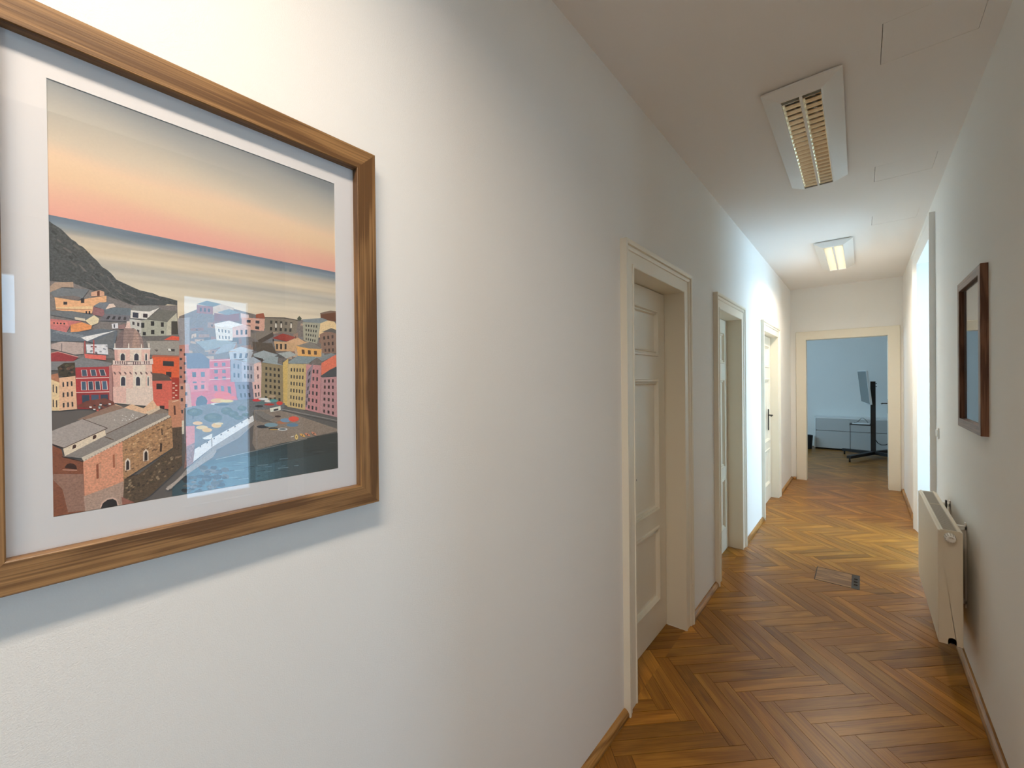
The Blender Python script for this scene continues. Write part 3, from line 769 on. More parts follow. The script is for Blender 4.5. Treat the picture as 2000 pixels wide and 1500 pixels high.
(49,51,51,0,3711,2993,3735,2992,3730,2942,3707,2943),
(45,47,47,0,3763,2991,3787,2991,3780,2939,3757,2941),
(56,59,59,0,3558,2906,3580,2904,3579,2858,3558,2861),
(57,60,60,0,3606,2902,3628,2900,3625,2853,3605,2855),
(57,59,59,0,3654,2898,3676,2896,3672,2848,3651,2850),
(52,54,54,0,3702,2894,3724,2892,3719,2842,3698,2845),
(57,59,59,0,3751,2890,3773,2888,3766,2837,3745,2839),
(42,44,44,0,3558,2815,3578,2812,3578,2766,3558,2770),
(56,58,58,0,3603,2809,3623,2806,3621,2758,3602,2762),
(58,60,60,0,3648,2802,3668,2799,3665,2750,3645,2754),
(50,52,52,0,3693,2795,3714,2792,3709,2742,3689,2746),
(42,43,43,0,3739,2789,3760,2786,3753,2734,3733,2738),
(128,138,142,1,3489,3185,3909,3262,4035,3224,3869,3145,3515,3139),
(140,112,98,1,3846,2903,4103,3056,4213,3006,4213,2519,3899,2505),
(59,49,46,0,3922,2864,3963,2874,3969,2808,3928,2799),
(63,52,48,0,4014,2886,4056,2896,4059,2826,4018,2818),
(76,63,59,0,4108,2908,4151,2918,4151,2845,4110,2836),
(70,58,54,0,3935,2735,3974,2741,3980,2675,3941,2670),
(71,59,55,0,4023,2750,4063,2757,4066,2687,4027,2682),
(61,50,47,0,4112,2765,4152,2772,4153,2699,4114,2693),
(81,67,62,0,3948,2605,3985,2609,3991,2542,3955,2540),
(60,49,46,0,4031,2613,4069,2617,4072,2548,4036,2545),
(75,62,58,0,4116,2622,4154,2626,4155,2553,4117,2550),
(98,96,94,1,3905,2965,4103,3063,4213,3034,4213,2954,4082,2980),
(128,118,108,1,2493,2775,2723,2886,2938,2883,2658,2697),
(84,72,62,1,2658,2697,2930,2879,2945,2796,2689,2631),
(196,158,118,1,2944,2699,3177,2702,3333,2780,3528,2729,3312,2515,2974,2513),
(66,60,56,0,2984,2649,3020,2648,3019,2545,2983,2547),
(66,60,56,0,3058,2654,3095,2652,3094,2549,3057,2551),
(66,60,56,0,3142,2659,3179,2658,3178,2553,3141,2555),
(152,60,48,1,2912,2758,3111,2866,3368,2806,3185,2710),
(205,165,125,1,3202,2708,3403,2803,3618,2688,3490,2634),
(228,170,102,1,3369,2627,3618,2660,3885,2590,3879,2427,3399,2431),
(92,69,55,0,3470,2565,3527,2561,3536,2474,3481,2475),
(83,62,50,0,3596,2558,3654,2555,3659,2471,3603,2472),
(88,66,53,0,3725,2551,3784,2548,3784,2468,3727,2469),
(130,125,118,1,3369,2631,3619,2726,3749,2687,3885,2596,3617,2595),
(90,78,66,2,2566,2666,2911,2653,2990,2464,2579,2497),
(140,150,155,1,1686,2607,2008,2680,2315,2632,1965,2498,1832,2459),
(214,212,208,1,1970,2910,2246,2882,2243,2661,1994,2652),
(81,86,95,0,2022,2861,2040,2859,2044,2801,2027,2801),
(101,107,118,0,2073,2857,2091,2855,2094,2798,2077,2799),
(75,80,88,0,2125,2853,2143,2851,2145,2796,2127,2797),
(106,112,124,0,2177,2848,2195,2847,2196,2793,2178,2794),
(81,86,95,0,2032,2742,2048,2742,2053,2683,2036,2683),
(106,112,123,0,2080,2741,2097,2741,2100,2684,2083,2684),
(74,78,87,0,2129,2741,2147,2740,2148,2685,2131,2685),
(91,96,106,0,2179,2740,2196,2740,2197,2686,2180,2685),
(232,228,222,1,1964,2945,2191,3024,2421,2973,2246,2887,1970,2905),
(208,178,170,1,2246,2907,2421,2973,2540,2951,2537,2757,2244,2718),
(69,67,72,0,2300,2859,2333,2864,2332,2774,2299,2770),
(69,66,71,0,2374,2870,2407,2875,2406,2784,2372,2780),
(54,52,55,0,2448,2881,2482,2886,2481,2795,2447,2790),
(150,158,166,1,1964,2418,2102,2586,2300,2607,2241,2480,1991,2403),
(176,180,188,1,2184,2452,2519,2494,2579,2471,2532,2342,2197,2314),
(84,89,103,0,2257,2428,2300,2431,2297,2341,2258,2339),
(78,83,95,0,2353,2434,2396,2436,2384,2348,2344,2345),
(92,98,112,0,2450,2439,2495,2441,2472,2355,2432,2352),
(180,188,196,1,2185,2474,2372,2561,2587,2505,2519,2463),
(158,166,168,1,2579,2429,2757,2509,3022,2434,2779,2325,2593,2378),
(70,62,58,1,2586,2386,2747,2350,2747,2289,2585,2327),
(166,172,170,1,3014,2465,3243,2515,3381,2449,3172,2373),
(96,100,118,1,1552,2400,1767,2409,1889,2304,1887,2145,1561,2140),
(210,118,122,1,1555,2132,1887,2148,1890,1787,1576,1793),
(70,80,94,0,1631,2075,1686,2077,1689,1995,1635,1994),
(87,99,116,0,1755,2079,1812,2081,1814,1998,1757,1997),
(91,104,122,0,1639,1913,1693,1914,1696,1832,1643,1832),
(81,93,109,0,1760,1914,1815,1914,1817,1830,1762,1831),
(200,92,104,1,1883,2300,2197,2327,2204,1781,1887,1787),
(90,96,113,0,1952,2244,2005,2248,2006,2187,1953,2183),
(101,108,127,0,2071,2253,2125,2257,2126,2194,2072,2190),
(85,91,106,0,1953,2122,2007,2125,2007,2063,1954,2061),
(97,104,122,0,2072,2128,2127,2130,2128,2067,2073,2065),
(92,98,115,0,1954,2000,2008,2001,2008,1939,1955,1939),
(92,98,116,0,2074,2003,2129,2004,2129,1940,2075,1940),
(93,100,117,0,1956,1877,2009,1877,2010,1815,1956,1816),
(75,80,94,0,2075,1877,2130,1877,2131,1814,2076,1815),
(232,190,190,0,1885,2274,2200,2303,2199,2316,1885,2286),
(232,190,190,0,1884,2136,2198,2160,2198,2173,1883,2148),
(232,190,190,0,1881,1941,2196,1959,2195,1972,1881,1953),
(150,152,166,1,2211,2323,2383,2295,2384,1777,2211,1780),
(86,97,114,0,2249,2242,2278,2238,2279,2155,2249,2158),
(89,100,118,0,2314,2233,2344,2229,2344,2147,2315,2151),
(78,88,104,0,2249,2074,2279,2071,2279,1988,2249,1990),
(65,74,87,0,2315,2068,2344,2065,2344,1983,2315,1985),
(78,88,104,0,2250,1906,2279,1904,2279,1821,2250,1822),
(91,102,120,0,2315,1902,2345,1901,2345,1819,2315,1820),
(172,172,184,1,2383,2287,2592,2259,2593,1773,2384,1777),
(75,83,96,0,2422,2212,2446,2209,2446,2130,2422,2133),
(69,78,89,0,2475,2206,2498,2203,2499,2125,2475,2127),
(97,109,125,0,2528,2199,2552,2197,2552,2120,2528,2122),
(76,86,98,0,2422,2053,2446,2052,2446,1973,2423,1974),
(72,81,93,0,2475,2049,2499,2047,2499,1969,2475,1971),
(74,83,95,0,2528,2045,2552,2043,2552,1966,2528,1967),
(76,85,98,0,2423,1895,2446,1894,2447,1815,2423,1816),
(71,80,92,0,2475,1893,2499,1891,2499,1814,2476,1814),
(81,91,105,0,2529,1890,2553,1889,2553,1812,2529,1813),
(226,190,182,1,2584,2250,2715,2283,2725,1770,2593,1773),
(109,79,79,0,2638,2196,2663,2201,2664,2123,2640,2119),
(114,82,82,0,2641,2042,2666,2045,2667,1967,2642,1964),
(130,94,94,0,2644,1887,2669,1888,2670,1810,2645,1810),
(168,176,186,1,2369,2303,2578,2378,2716,2297,2592,2246),
(146,130,100,1,2723,2271,3111,2234,3129,1473,2697,1558),
(53,50,44,0,2786,2193,2819,2190,2818,2133,2785,2137),
(63,59,52,0,2859,2186,2893,2182,2892,2125,2859,2128),
(60,56,49,0,2934,2178,2968,2174,2968,2116,2934,2120),
(54,51,45,0,3009,2170,3043,2166,3044,2107,3010,2111),
(63,59,52,0,2783,2080,2817,2076,2815,2019,2782,2024),
(58,54,48,0,2858,2071,2892,2067,2891,2010,2857,2014),
(67,63,56,0,2933,2062,2968,2058,2968,1999,2933,2004),
(58,54,48,0,3010,2052,3045,2048,3046,1989,3010,1994),
(50,47,41,0,2780,1967,2814,1963,2813,1906,2779,1911),
(53,50,44,0,2856,1957,2890,1952,2890,1895,2855,1900),
(64,60,53,0,2933,1946,2968,1941,2968,1883,2933,1888),
(68,63,56,0,3011,1935,3046,1930,3047,1871,3011,1877),
(64,60,53,0,2777,1854,2812,1849,2811,1792,2776,1798),
(65,61,54,0,2854,1842,2889,1837,2889,1780,2853,1785),
(50,46,41,0,2932,1830,2968,1825,2968,1767,2932,1772),
(67,63,56,0,3012,1818,3048,1812,3048,1753,3012,1759),
(55,52,46,0,2774,1742,2809,1736,2808,1679,2773,1685),
(53,49,44,0,2853,1728,2888,1722,2888,1665,2852,1671),
(64,60,53,0,2932,1715,2968,1708,2968,1650,2932,1657),
(54,50,44,0,3013,1701,3049,1694,3050,1635,3013,1642),
(51,48,42,0,2771,1629,2807,1622,2806,1565,2770,1572),
(56,52,46,0,2851,1614,2887,1607,2886,1550,2850,1557),
(65,61,54,0,2931,1599,2968,1592,2968,1534,2931,1541),
(54,50,45,0,3013,1583,3051,1576,3051,1517,3014,1525),
(150,160,162,1,2723,2280,2859,2406,3022,2395,3004,2270,3111,2228),
(206,176,106,1,3104,2282,3206,2369,3209,1400,3104,1457),
(196,172,120,1,3197,2266,3576,2263,3527,1313,3176,1402),
(53,50,46,0,3254,2179,3279,2178,3277,2109,3252,2110),
(56,53,49,0,3310,2177,3336,2176,3333,2106,3308,2107),
(65,60,56,0,3367,2175,3393,2174,3390,2103,3364,2104),
(62,58,54,0,3424,2173,3450,2172,3447,2100,3421,2101),
(57,53,49,0,3482,2171,3509,2171,3505,2097,3479,2098),
(72,68,63,0,3250,2041,3275,2039,3273,1970,3248,1972),
(70,66,61,0,3305,2037,3331,2035,3328,1965,3303,1967),
(56,52,48,0,3362,2033,3387,2031,3384,1960,3359,1962),
(50,47,44,0,3418,2029,3444,2028,3441,1955,3415,1957),
(57,53,50,0,3476,2025,3502,2024,3498,1950,3472,1952),
(61,57,53,0,3246,1903,3271,1901,3269,1831,3244,1835),
(52,48,45,0,3301,1897,3326,1895,3323,1824,3299,1828),
(56,53,49,0,3356,1891,3381,1889,3379,1818,3354,1821),
(65,61,57,0,3412,1885,3438,1883,3435,1810,3409,1814),
(62,58,54,0,3469,1879,3495,1877,3491,1803,3466,1807),
(60,56,52,0,3242,1766,3266,1762,3264,1693,3240,1697),
(49,46,43,0,3296,1758,3321,1754,3318,1684,3294,1688),
(51,47,44,0,3351,1750,3376,1746,3373,1675,3348,1679),
(64,60,56,0,3406,1742,3431,1738,3428,1666,3403,1670),
(68,64,59,0,3462,1734,3488,1730,3484,1657,3459,1661),
(60,56,52,0,3238,1628,3262,1624,3260,1555,3236,1560),
(61,57,53,0,3292,1618,3316,1614,3314,1544,3289,1549),
(61,57,53,0,3346,1608,3370,1604,3368,1533,3343,1538),
(68,63,59,0,3400,1598,3425,1594,3422,1521,3397,1527),
(50,47,44,0,3456,1588,3481,1583,3477,1510,3452,1515),
(65,61,57,0,3234,1491,3258,1485,3256,1416,3232,1422),
(63,59,55,0,3287,1479,3311,1474,3309,1403,3285,1409),
(64,60,56,0,3341,1467,3365,1461,3362,1390,3338,1396),
(50,47,43,0,3394,1455,3419,1449,3416,1377,3392,1383),
(59,56,52,0,3449,1443,3474,1437,3470,1364,3446,1370),
(132,146,150,1,3197,2293,3390,2431,3793,2420,3604,2277,3257,2268),
(192,136,138,1,3558,2257,3876,2246,3827,1231,3527,1321),
(75,66,70,0,3614,2161,3649,2158,3646,2083,3611,2086),
(58,51,54,0,3693,2156,3729,2154,3726,2077,3690,2080),
(71,62,67,0,3773,2151,3810,2149,3806,2070,3770,2073),
(68,59,64,0,3608,2011,3643,2008,3641,1933,3605,1937),
(75,66,71,0,3687,2003,3723,2000,3719,1923,3684,1927),
(71,62,67,0,3767,1995,3803,1992,3799,1913,3763,1918),
(71,63,67,0,3603,1862,3638,1857,3635,1782,3600,1788),
(76,66,71,0,3681,1851,3716,1846,3713,1770,3678,1775),
(55,48,52,0,3760,1840,3796,1835,3792,1757,3756,1762),
(67,59,63,0,3597,1714,3632,1707,3629,1632,3595,1639),
(72,63,68,0,3675,1699,3710,1693,3707,1616,3672,1623),
(54,47,51,0,3753,1685,3789,1678,3785,1600,3750,1607),
(71,62,67,0,3592,1565,3626,1557,3623,1482,3589,1490),
(54,48,51,0,3669,1547,3703,1540,3700,1463,3665,1472),
(71,62,67,0,3746,1530,3781,1522,3778,1444,3743,1452),
(76,67,71,0,3587,1416,3621,1407,3618,1332,3584,1342),
(64,56,60,0,3662,1396,3697,1386,3694,1310,3659,1320),
(75,66,70,0,3739,1375,3774,1366,3771,1288,3736,1298),
(226,118,92,1,3877,2294,4206,2499,4209,2234,3874,2035),
(132,138,140,1,3792,2405,4096,2523,4206,2489,3897,2332),
(184,140,142,1,3873,2016,4211,2047,4213,1264,4213,1112,3827,1231),
(81,62,65,0,3932,1941,3970,1943,3968,1878,3929,1877),
(61,47,49,0,4018,1945,4057,1947,4055,1879,4016,1878),
(68,53,55,0,4105,1949,4144,1951,4144,1880,4104,1880),
(70,54,56,0,3926,1814,3965,1813,3963,1748,3923,1750),
(63,49,50,0,4014,1812,4054,1811,4052,1743,4012,1745),
(83,64,66,0,4103,1810,4143,1809,4143,1738,4102,1740),
(78,60,63,0,3920,1686,3960,1683,3958,1618,3917,1622),
(71,55,57,0,4010,1679,4051,1675,4049,1607,4008,1612),
(65,50,52,0,4101,1671,4142,1667,4142,1596,4100,1601),
(66,51,53,0,3915,1559,3956,1553,3953,1488,3912,1495),
(63,48,50,0,4006,1545,4048,1539,4046,1471,4004,1479),
(69,53,55,0,4099,1532,4141,1525,4141,1455,4098,1462),
(72,56,58,0,3909,1432,3951,1423,3948,1358,3906,1368),
(83,64,67,0,4002,1412,4045,1403,4043,1336,4000,1346),
(73,56,58,0,4097,1393,4140,1384,4140,1313,4096,1323),
(77,59,62,0,3903,1304,3946,1293,3943,1228,3900,1241),
(56,43,45,0,3998,1279,4042,1268,4040,1200,3996,1213),
(62,48,49,0,4095,1253,4139,1242,4139,1171,4094,1184),
(74,78,82,1,3854,2016,4071,2163,4213,2214,4210,2007,3892,1988),
(146,130,140,1,3574,2118,3706,2289,3562,1364,3528,1383),
(51,49,53,0,3609,2088,3650,2139,3640,2058,3602,2013),
(52,50,54,0,3594,1938,3629,1976,3619,1895,3587,1862),
(70,67,72,0,3579,1788,3608,1814,3598,1733,3572,1713),
(67,64,69,0,3565,1638,3587,1652,3577,1571,3557,1563),
(48,47,50,0,3550,1489,3566,1491,3556,1410,3542,1414),
(206,100,104,1,1588,1852,1919,1878,1930,1681,1610,1720),
(206,92,100,1,1581,1721,2246,1780,2312,1574,1673,1489,1608,1493),
(212,120,124,1,1600,1881,1863,1909,1861,1758,1604,1735),
(72,82,96,0,1659,1844,1703,1848,1704,1779,1660,1774),
(84,96,112,0,1757,1854,1803,1858,1802,1788,1758,1784),
(202,94,104,1,1863,1909,2275,1905,2298,1590,1880,1727),
(95,101,116,0,1944,1847,1990,1843,1999,1739,1952,1751),
(106,113,130,0,2047,1837,2094,1832,2104,1712,2056,1724),
(85,91,104,0,2152,1826,2201,1821,2211,1685,2162,1697),
(66,72,84,1,1674,1541,1699,1636,1761,1674,1816,1639,1846,1578,1833,1511,1685,1484),
(120,122,140,1,2261,1905,2541,1903,2580,1579,2312,1574),
(68,66,71,0,2322,1847,2353,1847,2364,1769,2333,1769),
(58,56,60,0,2391,1847,2423,1846,2433,1770,2402,1770),
(55,53,57,0,2462,1846,2494,1846,2504,1770,2472,1770),
(50,48,52,0,2345,1692,2375,1692,2386,1614,2356,1614),
(57,55,59,0,2413,1692,2444,1693,2454,1616,2424,1615),
(54,52,56,0,2482,1693,2514,1693,2523,1617,2492,1616),
(226,186,180,1,2555,1903,2702,1902,2705,1607,2580,1563),
(65,63,67,0,2591,1844,2616,1846,2620,1770,2596,1767),
(61,59,63,0,2645,1847,2670,1848,2672,1777,2648,1774),
(60,58,62,0,2601,1689,2623,1694,2627,1618,2606,1612),
(70,68,73,0,2651,1700,2674,1705,2676,1633,2654,1626),
(196,146,126,1,1437,1883,1594,1881,1619,1485,1556,1123,1428,1078),
(232,214,196,1,1430,1250,1528,1257,1525,1024,1427,1020),
(74,62,62,0,1471,1839,1503,1839,1503,1781,1470,1782),
(74,62,62,0,1528,1737,1561,1736,1560,1678,1527,1679),
(74,62,62,0,1469,1637,1501,1636,1500,1578,1468,1579),
(74,62,62,0,1525,1533,1558,1532,1558,1473,1525,1475),
(74,62,62,0,1466,1435,1499,1433,1498,1375,1466,1377),
(112,112,114,2,1513,1461,1679,1493,2312,1574,2697,1558,3129,1473,3111,1320,2578,1369,2547,1258,1895,880,1647,761,1506,867),
(140,126,114,2,2578,1369,2907,1366,3159,1300,4209,953,4207,803,3554,726,2597,605,2541,742,2575,1159),
(126,120,114,1,2585,1352,2695,1349,2951,1196,2751,1112,2583,1190),
(96,88,84,0,2589,1308,2765,1165,2769,1171,2594,1315),
(96,88,84,0,2589,1279,2795,1152,2799,1159,2593,1286),
(96,88,84,0,2590,1249,2826,1140,2829,1147,2592,1257),
(96,88,84,0,2589,1220,2857,1127,2859,1135,2591,1228),
(96,88,84,0,2589,1191,2888,1115,2889,1123,2591,1199),
(96,88,84,0,2589,1162,2918,1102,2919,1110,2590,1170),
(98,96,94,1,3071,1382,3225,1382,4211,1107,4208,859,3111,1320),
(150,146,142,0,3078,1350,4209,1037,4212,1049,3080,1362),
(72,70,70,0,3085,1318,4208,992,4212,1008,3088,1332),
(74,84,72,3,1776,1379,1764,1349,1731,1326,1685,1316,1634,1319,1589,1336,1558,1363,1547,1394,1559,1423,1590,1446,1636,1457,1686,1454,1733,1438,1765,1411),
(92,100,84,3,1700,1402,1688,1386,1660,1377,1624,1380,1596,1392,1586,1409,1597,1425,1625,1433,1660,1431,1689,1419),
(74,84,72,3,2067,1261,2052,1225,2012,1199,1955,1187,1893,1193,1838,1213,1800,1245,1787,1281,1801,1316,1839,1342,1895,1355,1957,1350,2013,1331,2053,1299),
(92,100,84,3,1976,1286,1962,1267,1927,1258,1884,1261,1850,1275,1837,1296,1850,1314,1885,1324,1928,1321,1963,1306),
(74,84,72,3,2228,1374,2218,1344,2192,1321,2154,1310,2112,1313,2076,1329,2051,1355,2042,1385,2051,1415,2077,1438,2114,1449,2155,1447,2193,1431,2219,1405),
(92,100,84,3,2161,1397,2152,1381,2128,1372,2100,1374,2077,1385,2068,1402,2077,1418,2100,1427,2129,1425,2152,1414),
(74,84,72,3,2322,1305,2314,1278,2291,1258,2258,1248,2222,1251,2189,1265,2167,1289,2160,1316,2168,1343,2191,1363,2223,1373,2259,1371,2292,1356,2315,1333),
(92,100,84,3,2261,1328,2253,1314,2233,1306,2208,1308,2188,1318,2180,1333,2188,1348,2208,1355,2233,1354,2253,1343),
(74,84,72,3,2456,1408,2448,1386,2427,1370,2396,1362,2362,1364,2331,1376,2310,1394,2303,1417,2311,1438,2332,1455,2363,1463,2397,1461,2428,1450,2449,1431),
(92,100,84,3,2397,1431,2389,1419,2370,1413,2347,1414,2328,1422,2321,1435,2328,1446,2347,1453,2371,1451,2390,1443),
(74,84,72,3,2498,1285,2491,1270,2473,1259,2447,1254,2419,1256,2394,1265,2377,1278,2371,1294,2377,1309,2395,1320,2420,1325,2448,1323,2474,1315,2491,1301),
(92,100,84,3,2445,1308,2438,1300,2423,1296,2403,1298,2387,1304,2381,1312,2388,1320,2403,1324,2423,1323,2439,1317),
(74,84,72,3,2405,1236,2396,1219,2373,1207,2340,1202,2303,1205,2270,1215,2248,1230,2240,1248,2248,1264,2271,1276,2304,1282,2341,1279,2374,1269,2397,1254),
(92,100,84,3,2343,1259,2335,1251,2314,1247,2288,1248,2268,1256,2260,1265,2268,1274,2289,1278,2314,1277,2335,1269),
(64,58,54,0,1628,1337,1627,1264,1642,1263,1643,1336),
(222,84,72,0,2204,1656,2186,1618,2137,1592,2070,1584,2006,1597,1959,1626,1942,1665,1960,1702,2007,1729,2072,1738,2138,1726,2187,1696),
(228,92,80,0,2285,1614,2272,1598,2237,1586,2190,1584,2143,1590,2109,1604,2097,1621,2110,1638,2144,1649,2191,1652,2238,1646,2272,1632),
(236,170,90,0,2123,1566,2107,1547,2063,1534,2005,1531,1947,1539,1905,1556,1890,1576,1906,1595,1948,1608,2006,1611,2064,1603,2107,1587),
(240,196,110,0,2243,1553,2229,1540,2189,1531,2136,1530,2083,1536,2045,1548,2031,1562,2045,1576,2084,1584,2136,1586,2190,1580,2229,1568),
(232,224,214,0,2043,1508,2033,1499,2004,1494,1966,1494,1927,1498,1900,1506,1890,1516,1900,1524,1928,1530,1966,1530,2005,1526,2033,1518),
(70,72,80,0,2175,1494,2159,1484,2115,1478,2056,1478,1998,1484,1956,1494,1940,1506,1956,1515,1998,1521,2057,1521,2116,1516,2159,1506),
(236,176,104,0,1771,1186,1761,1170,1735,1160,1700,1159,1665,1166,1639,1180,1630,1197,1640,1213,1665,1222,1700,1224,1736,1217,1762,1203),
(240,190,112,0,1847,1104,1835,1087,1803,1077,1760,1076,1717,1085,1686,1101,1675,1120,1687,1136,1718,1147,1761,1148,1804,1139,1835,1123),
(236,176,80,0,1909,1053,1899,1034,1871,1022,1833,1021,1796,1030,1769,1047,1760,1067,1770,1086,1797,1097,1834,1099,1872,1090,1899,1073),
(240,180,92,0,2052,1124,2041,1101,2012,1087,1974,1085,1935,1094,1908,1113,1898,1137,1908,1159,1936,1173,1975,1176,2013,1167,2042,1147),
(240,200,140,0,2078,1152,2069,1142,2045,1136,2013,1136,1981,1142,1957,1152,1949,1163,1958,1173,1981,1179,2013,1179,2046,1173,2070,1164),
(206,60,62,0,2697,1550,2687,1537,2660,1529,2623,1527,2587,1532,2561,1543,2551,1556,2561,1569,2588,1577,2624,1579,2661,1574,2687,1564),
(240,236,230,0,2833,1569,2820,1558,2787,1551,2742,1550,2697,1555,2665,1565,2653,1576,2665,1587,2698,1595,2742,1596,2787,1591,2821,1581),
(224,220,214,0,2909,1525,2898,1512,2870,1503,2832,1501,2794,1507,2767,1518,2757,1531,2767,1544,2795,1553,2832,1555,2871,1549,2899,1538),
(90,150,150,0,3002,1529,2991,1514,2963,1505,2924,1502,2885,1508,2857,1520,2847,1536,2858,1550,2886,1560,2925,1562,2963,1557,2992,1545),
(214,68,58,0,3093,1474,3085,1456,3063,1443,3033,1440,3003,1446,2981,1461,2973,1480,2982,1498,3003,1511,3033,1514,3063,1508,3085,1493),
(90,120,120,0,2771,1498,2761,1487,2734,1479,2696,1478,2659,1483,2633,1493,2623,1504,2633,1515,2660,1523,2697,1524,2734,1519,2761,1510),
(180,60,52,0,2939,1456,2926,1447,2892,1441,2846,1441,2801,1446,2768,1455,2756,1465,2768,1475,2801,1480,2847,1481,2893,1476,2926,1467),
(176,150,122,0,2964,1615,2955,1602,2929,1593,2894,1590,2860,1595,2835,1606,2826,1619,2835,1632,2860,1641,2895,1644,2929,1639,2955,1628),
(60,58,58,0,2740,1433,2730,1422,2703,1415,2666,1414,2629,1419,2603,1429,2593,1441,2603,1452,2630,1459,2667,1460,2703,1455,2731,1445),
(232,222,208,1,2853,1386,3048,1422,3055,1341,2868,1310),
(52,48,48,0,2922,1365,3008,1377,3008,1340,2922,1328),
(150,142,136,2,1430,285,1524,413,1918,756,2575,1159,2589,1109,2317,863,1917,665,1429,242),
(206,120,112,1,1533,1155,1657,1151,1654,863,1534,805),
(150,112,104,3,1534,805,1654,863,1632,513,1501,432),
(238,234,228,1,1629,528,1652,746,1892,888,1908,909,2562,1270,2575,1162,1919,759),
(226,222,218,1,1764,925,1909,992,1907,894,1795,899),
(70,66,66,0,1723,793,1740,797,1740,770,1723,766),
(70,66,66,0,1824,851,1842,855,1842,828,1824,824),
(70,66,66,0,1928,910,1946,914,1945,887,1927,883),
(70,66,66,0,2033,971,2052,975,2051,947,2033,943),
(70,66,66,0,2141,1033,2160,1037,2160,1009,2141,1005),
(70,66,66,0,2252,1096,2271,1101,2270,1073,2251,1068),
(70,66,66,0,2364,1161,2384,1166,2384,1137,2364,1132),
(70,66,66,0,2480,1227,2500,1232,2499,1203,2479,1198),
(160,150,144,0,1890,911,1892,759,1910,758,1908,909),
(52,54,60,0,2841,1029,2830,1017,2798,1010,2753,1008,2703,1013,2658,1023,2628,1036,2617,1050,2628,1061,2659,1069,2704,1071,2753,1066,2799,1057,2830,1043),
(128,156,168,0,2996,1049,2983,1033,2949,1022,2899,1019,2844,1023,2796,1036,2763,1052,2751,1070,2763,1087,2797,1098,2845,1101,2900,1097,2949,1085,2984,1068),
(60,66,66,0,3014,972,3004,961,2977,954,2938,953,2896,957,2858,966,2832,977,2822,990,2832,1000,2858,1007,2896,1009,2939,1005,2978,996,3004,984),
(190,150,80,0,2995,960,2987,956,2965,955,2934,956,2900,959,2869,964,2848,970,2840,975,2848,978,2869,980,2900,979,2934,976,2966,971,2987,965),
(206,206,204,0,3175,948,3166,935,3140,927,3102,925,3061,929,3024,938,2999,951,2990,965,2999,978,3025,986,3062,988,3103,985,3140,975,3166,962),
(90,100,104,0,3146,954,3140,948,3122,944,3096,944,3068,947,3042,952,3025,959,3019,966,3025,972,3043,976,3068,976,3096,974,3122,968,3140,961),
(176,120,92,0,3164,1086,3154,1073,3127,1065,3089,1062,3046,1066,3008,1075,2982,1088,2973,1102,2983,1114,3009,1122,3047,1125,3089,1122,3128,1113,3155,1100),
(120,150,176,0,3241,1123,3231,1106,3203,1093,3162,1089,3118,1092,3078,1104,3051,1120,3041,1138,3051,1155,3079,1167,3119,1172,3163,1169,3203,1158,3231,1141),
(222,84,64,0,3400,1136,3389,1113,3360,1096,3318,1089,3272,1092,3232,1106,3204,1128,3194,1152,3204,1175,3233,1192,3274,1200,3319,1197,3361,1183,3390,1162),
(96,130,158,0,3386,1015,3374,1000,3342,989,3295,986,3243,991,3198,1002,3166,1018,3155,1035,3167,1051,3198,1061,3244,1065,3296,1060,3342,1049,3375,1033),
(76,60,52,0,3055,1213,3049,1205,3033,1199,3011,1197,2985,1199,2963,1204,2947,1212,2942,1222,2948,1230,2963,1236,2986,1238,3011,1236,3034,1231,3049,1223),
(172,148,130,1,5,3282,46,3343,232,3382,235,3302,121,3289,4,3197),
(116,120,124,1,4,3197,112,3278,398,3303,316,3145,44,3130),
(228,172,130,1,44,3132,281,3112,388,3168,581,3235,580,3144,441,3060,421,2943,59,2949),
(206,162,136,1,416,3261,508,3308,558,3290,558,3229,415,3200),
(120,110,108,1,44,3136,281,3112,308,3169,230,3182),
(100,66,56,0,480,3284,508,3301,507,3221,479,3217),
(62,58,62,0,131,3081,169,3086,168,3042,130,3037),
(62,58,62,0,308,3156,343,3161,342,3090,307,3086),
(62,58,62,0,354,2973,372,2975,372,2931,354,2929),
(62,58,62,0,386,2977,404,2979,403,2934,385,2932),
(238,192,150,1,57,2992,423,3055,433,3018,413,3006,57,2971),
(150,100,84,1,57,2971,413,3006,413,2998,57,2961),
(148,106,108,1,432,3046,551,3023,554,2906,430,2928),
(118,124,132,1,436,3057,506,3123,608,3135,679,3089,555,3018),
(222,200,186,1,608,3111,656,3125,684,3079,569,3025),
(116,114,120,1,559,2959,860,2967,859,2866,502,2846),
(58,56,60,0,595,2928,622,2929,602,2877,573,2876),
(60,58,62,0,655,2930,681,2931,666,2880,637,2879),
(65,63,67,0,715,2932,742,2933,731,2884,702,2882),
(71,69,73,0,775,2934,803,2935,798,2887,768,2885),
(106,116,124,1,551,3020,703,3071,861,3075,860,2961,559,2956),
(112,116,120,1,1,2930,210,2955,448,2920,348,2830,243,2839,0,2879),
(220,206,172,1,348,2830,444,2922,497,2874,485,2806,410,2760),
(206,194,176,1,239,2871,349,2858,348,2820,243,2834),
(196,118,116,1,0,2818,157,2815,313,2814,199,2749,155,2639,0,2674),
(216,130,120,1,0,2784,174,2790,174,2740,0,2742),
(64,62,66,0,29,2772,44,2772,43,2752,29,2752),
(49,47,51,0,62,2773,76,2773,76,2752,61,2752),
(62,60,64,0,95,2774,110,2774,109,2752,94,2752),
(63,61,65,0,128,2774,143,2775,143,2752,128,2752),
(230,148,96,1,199,2753,313,2804,419,2761,410,2709,241,2644,198,2641),
(104,112,122,1,0,2674,155,2639,311,2665,510,2723,699,2714,657,2418,363,2523,0,2499),
(150,156,162,0,22,2625,97,2649,96,2657,22,2632),
(150,156,162,0,55,2618,135,2643,134,2650,55,2625),
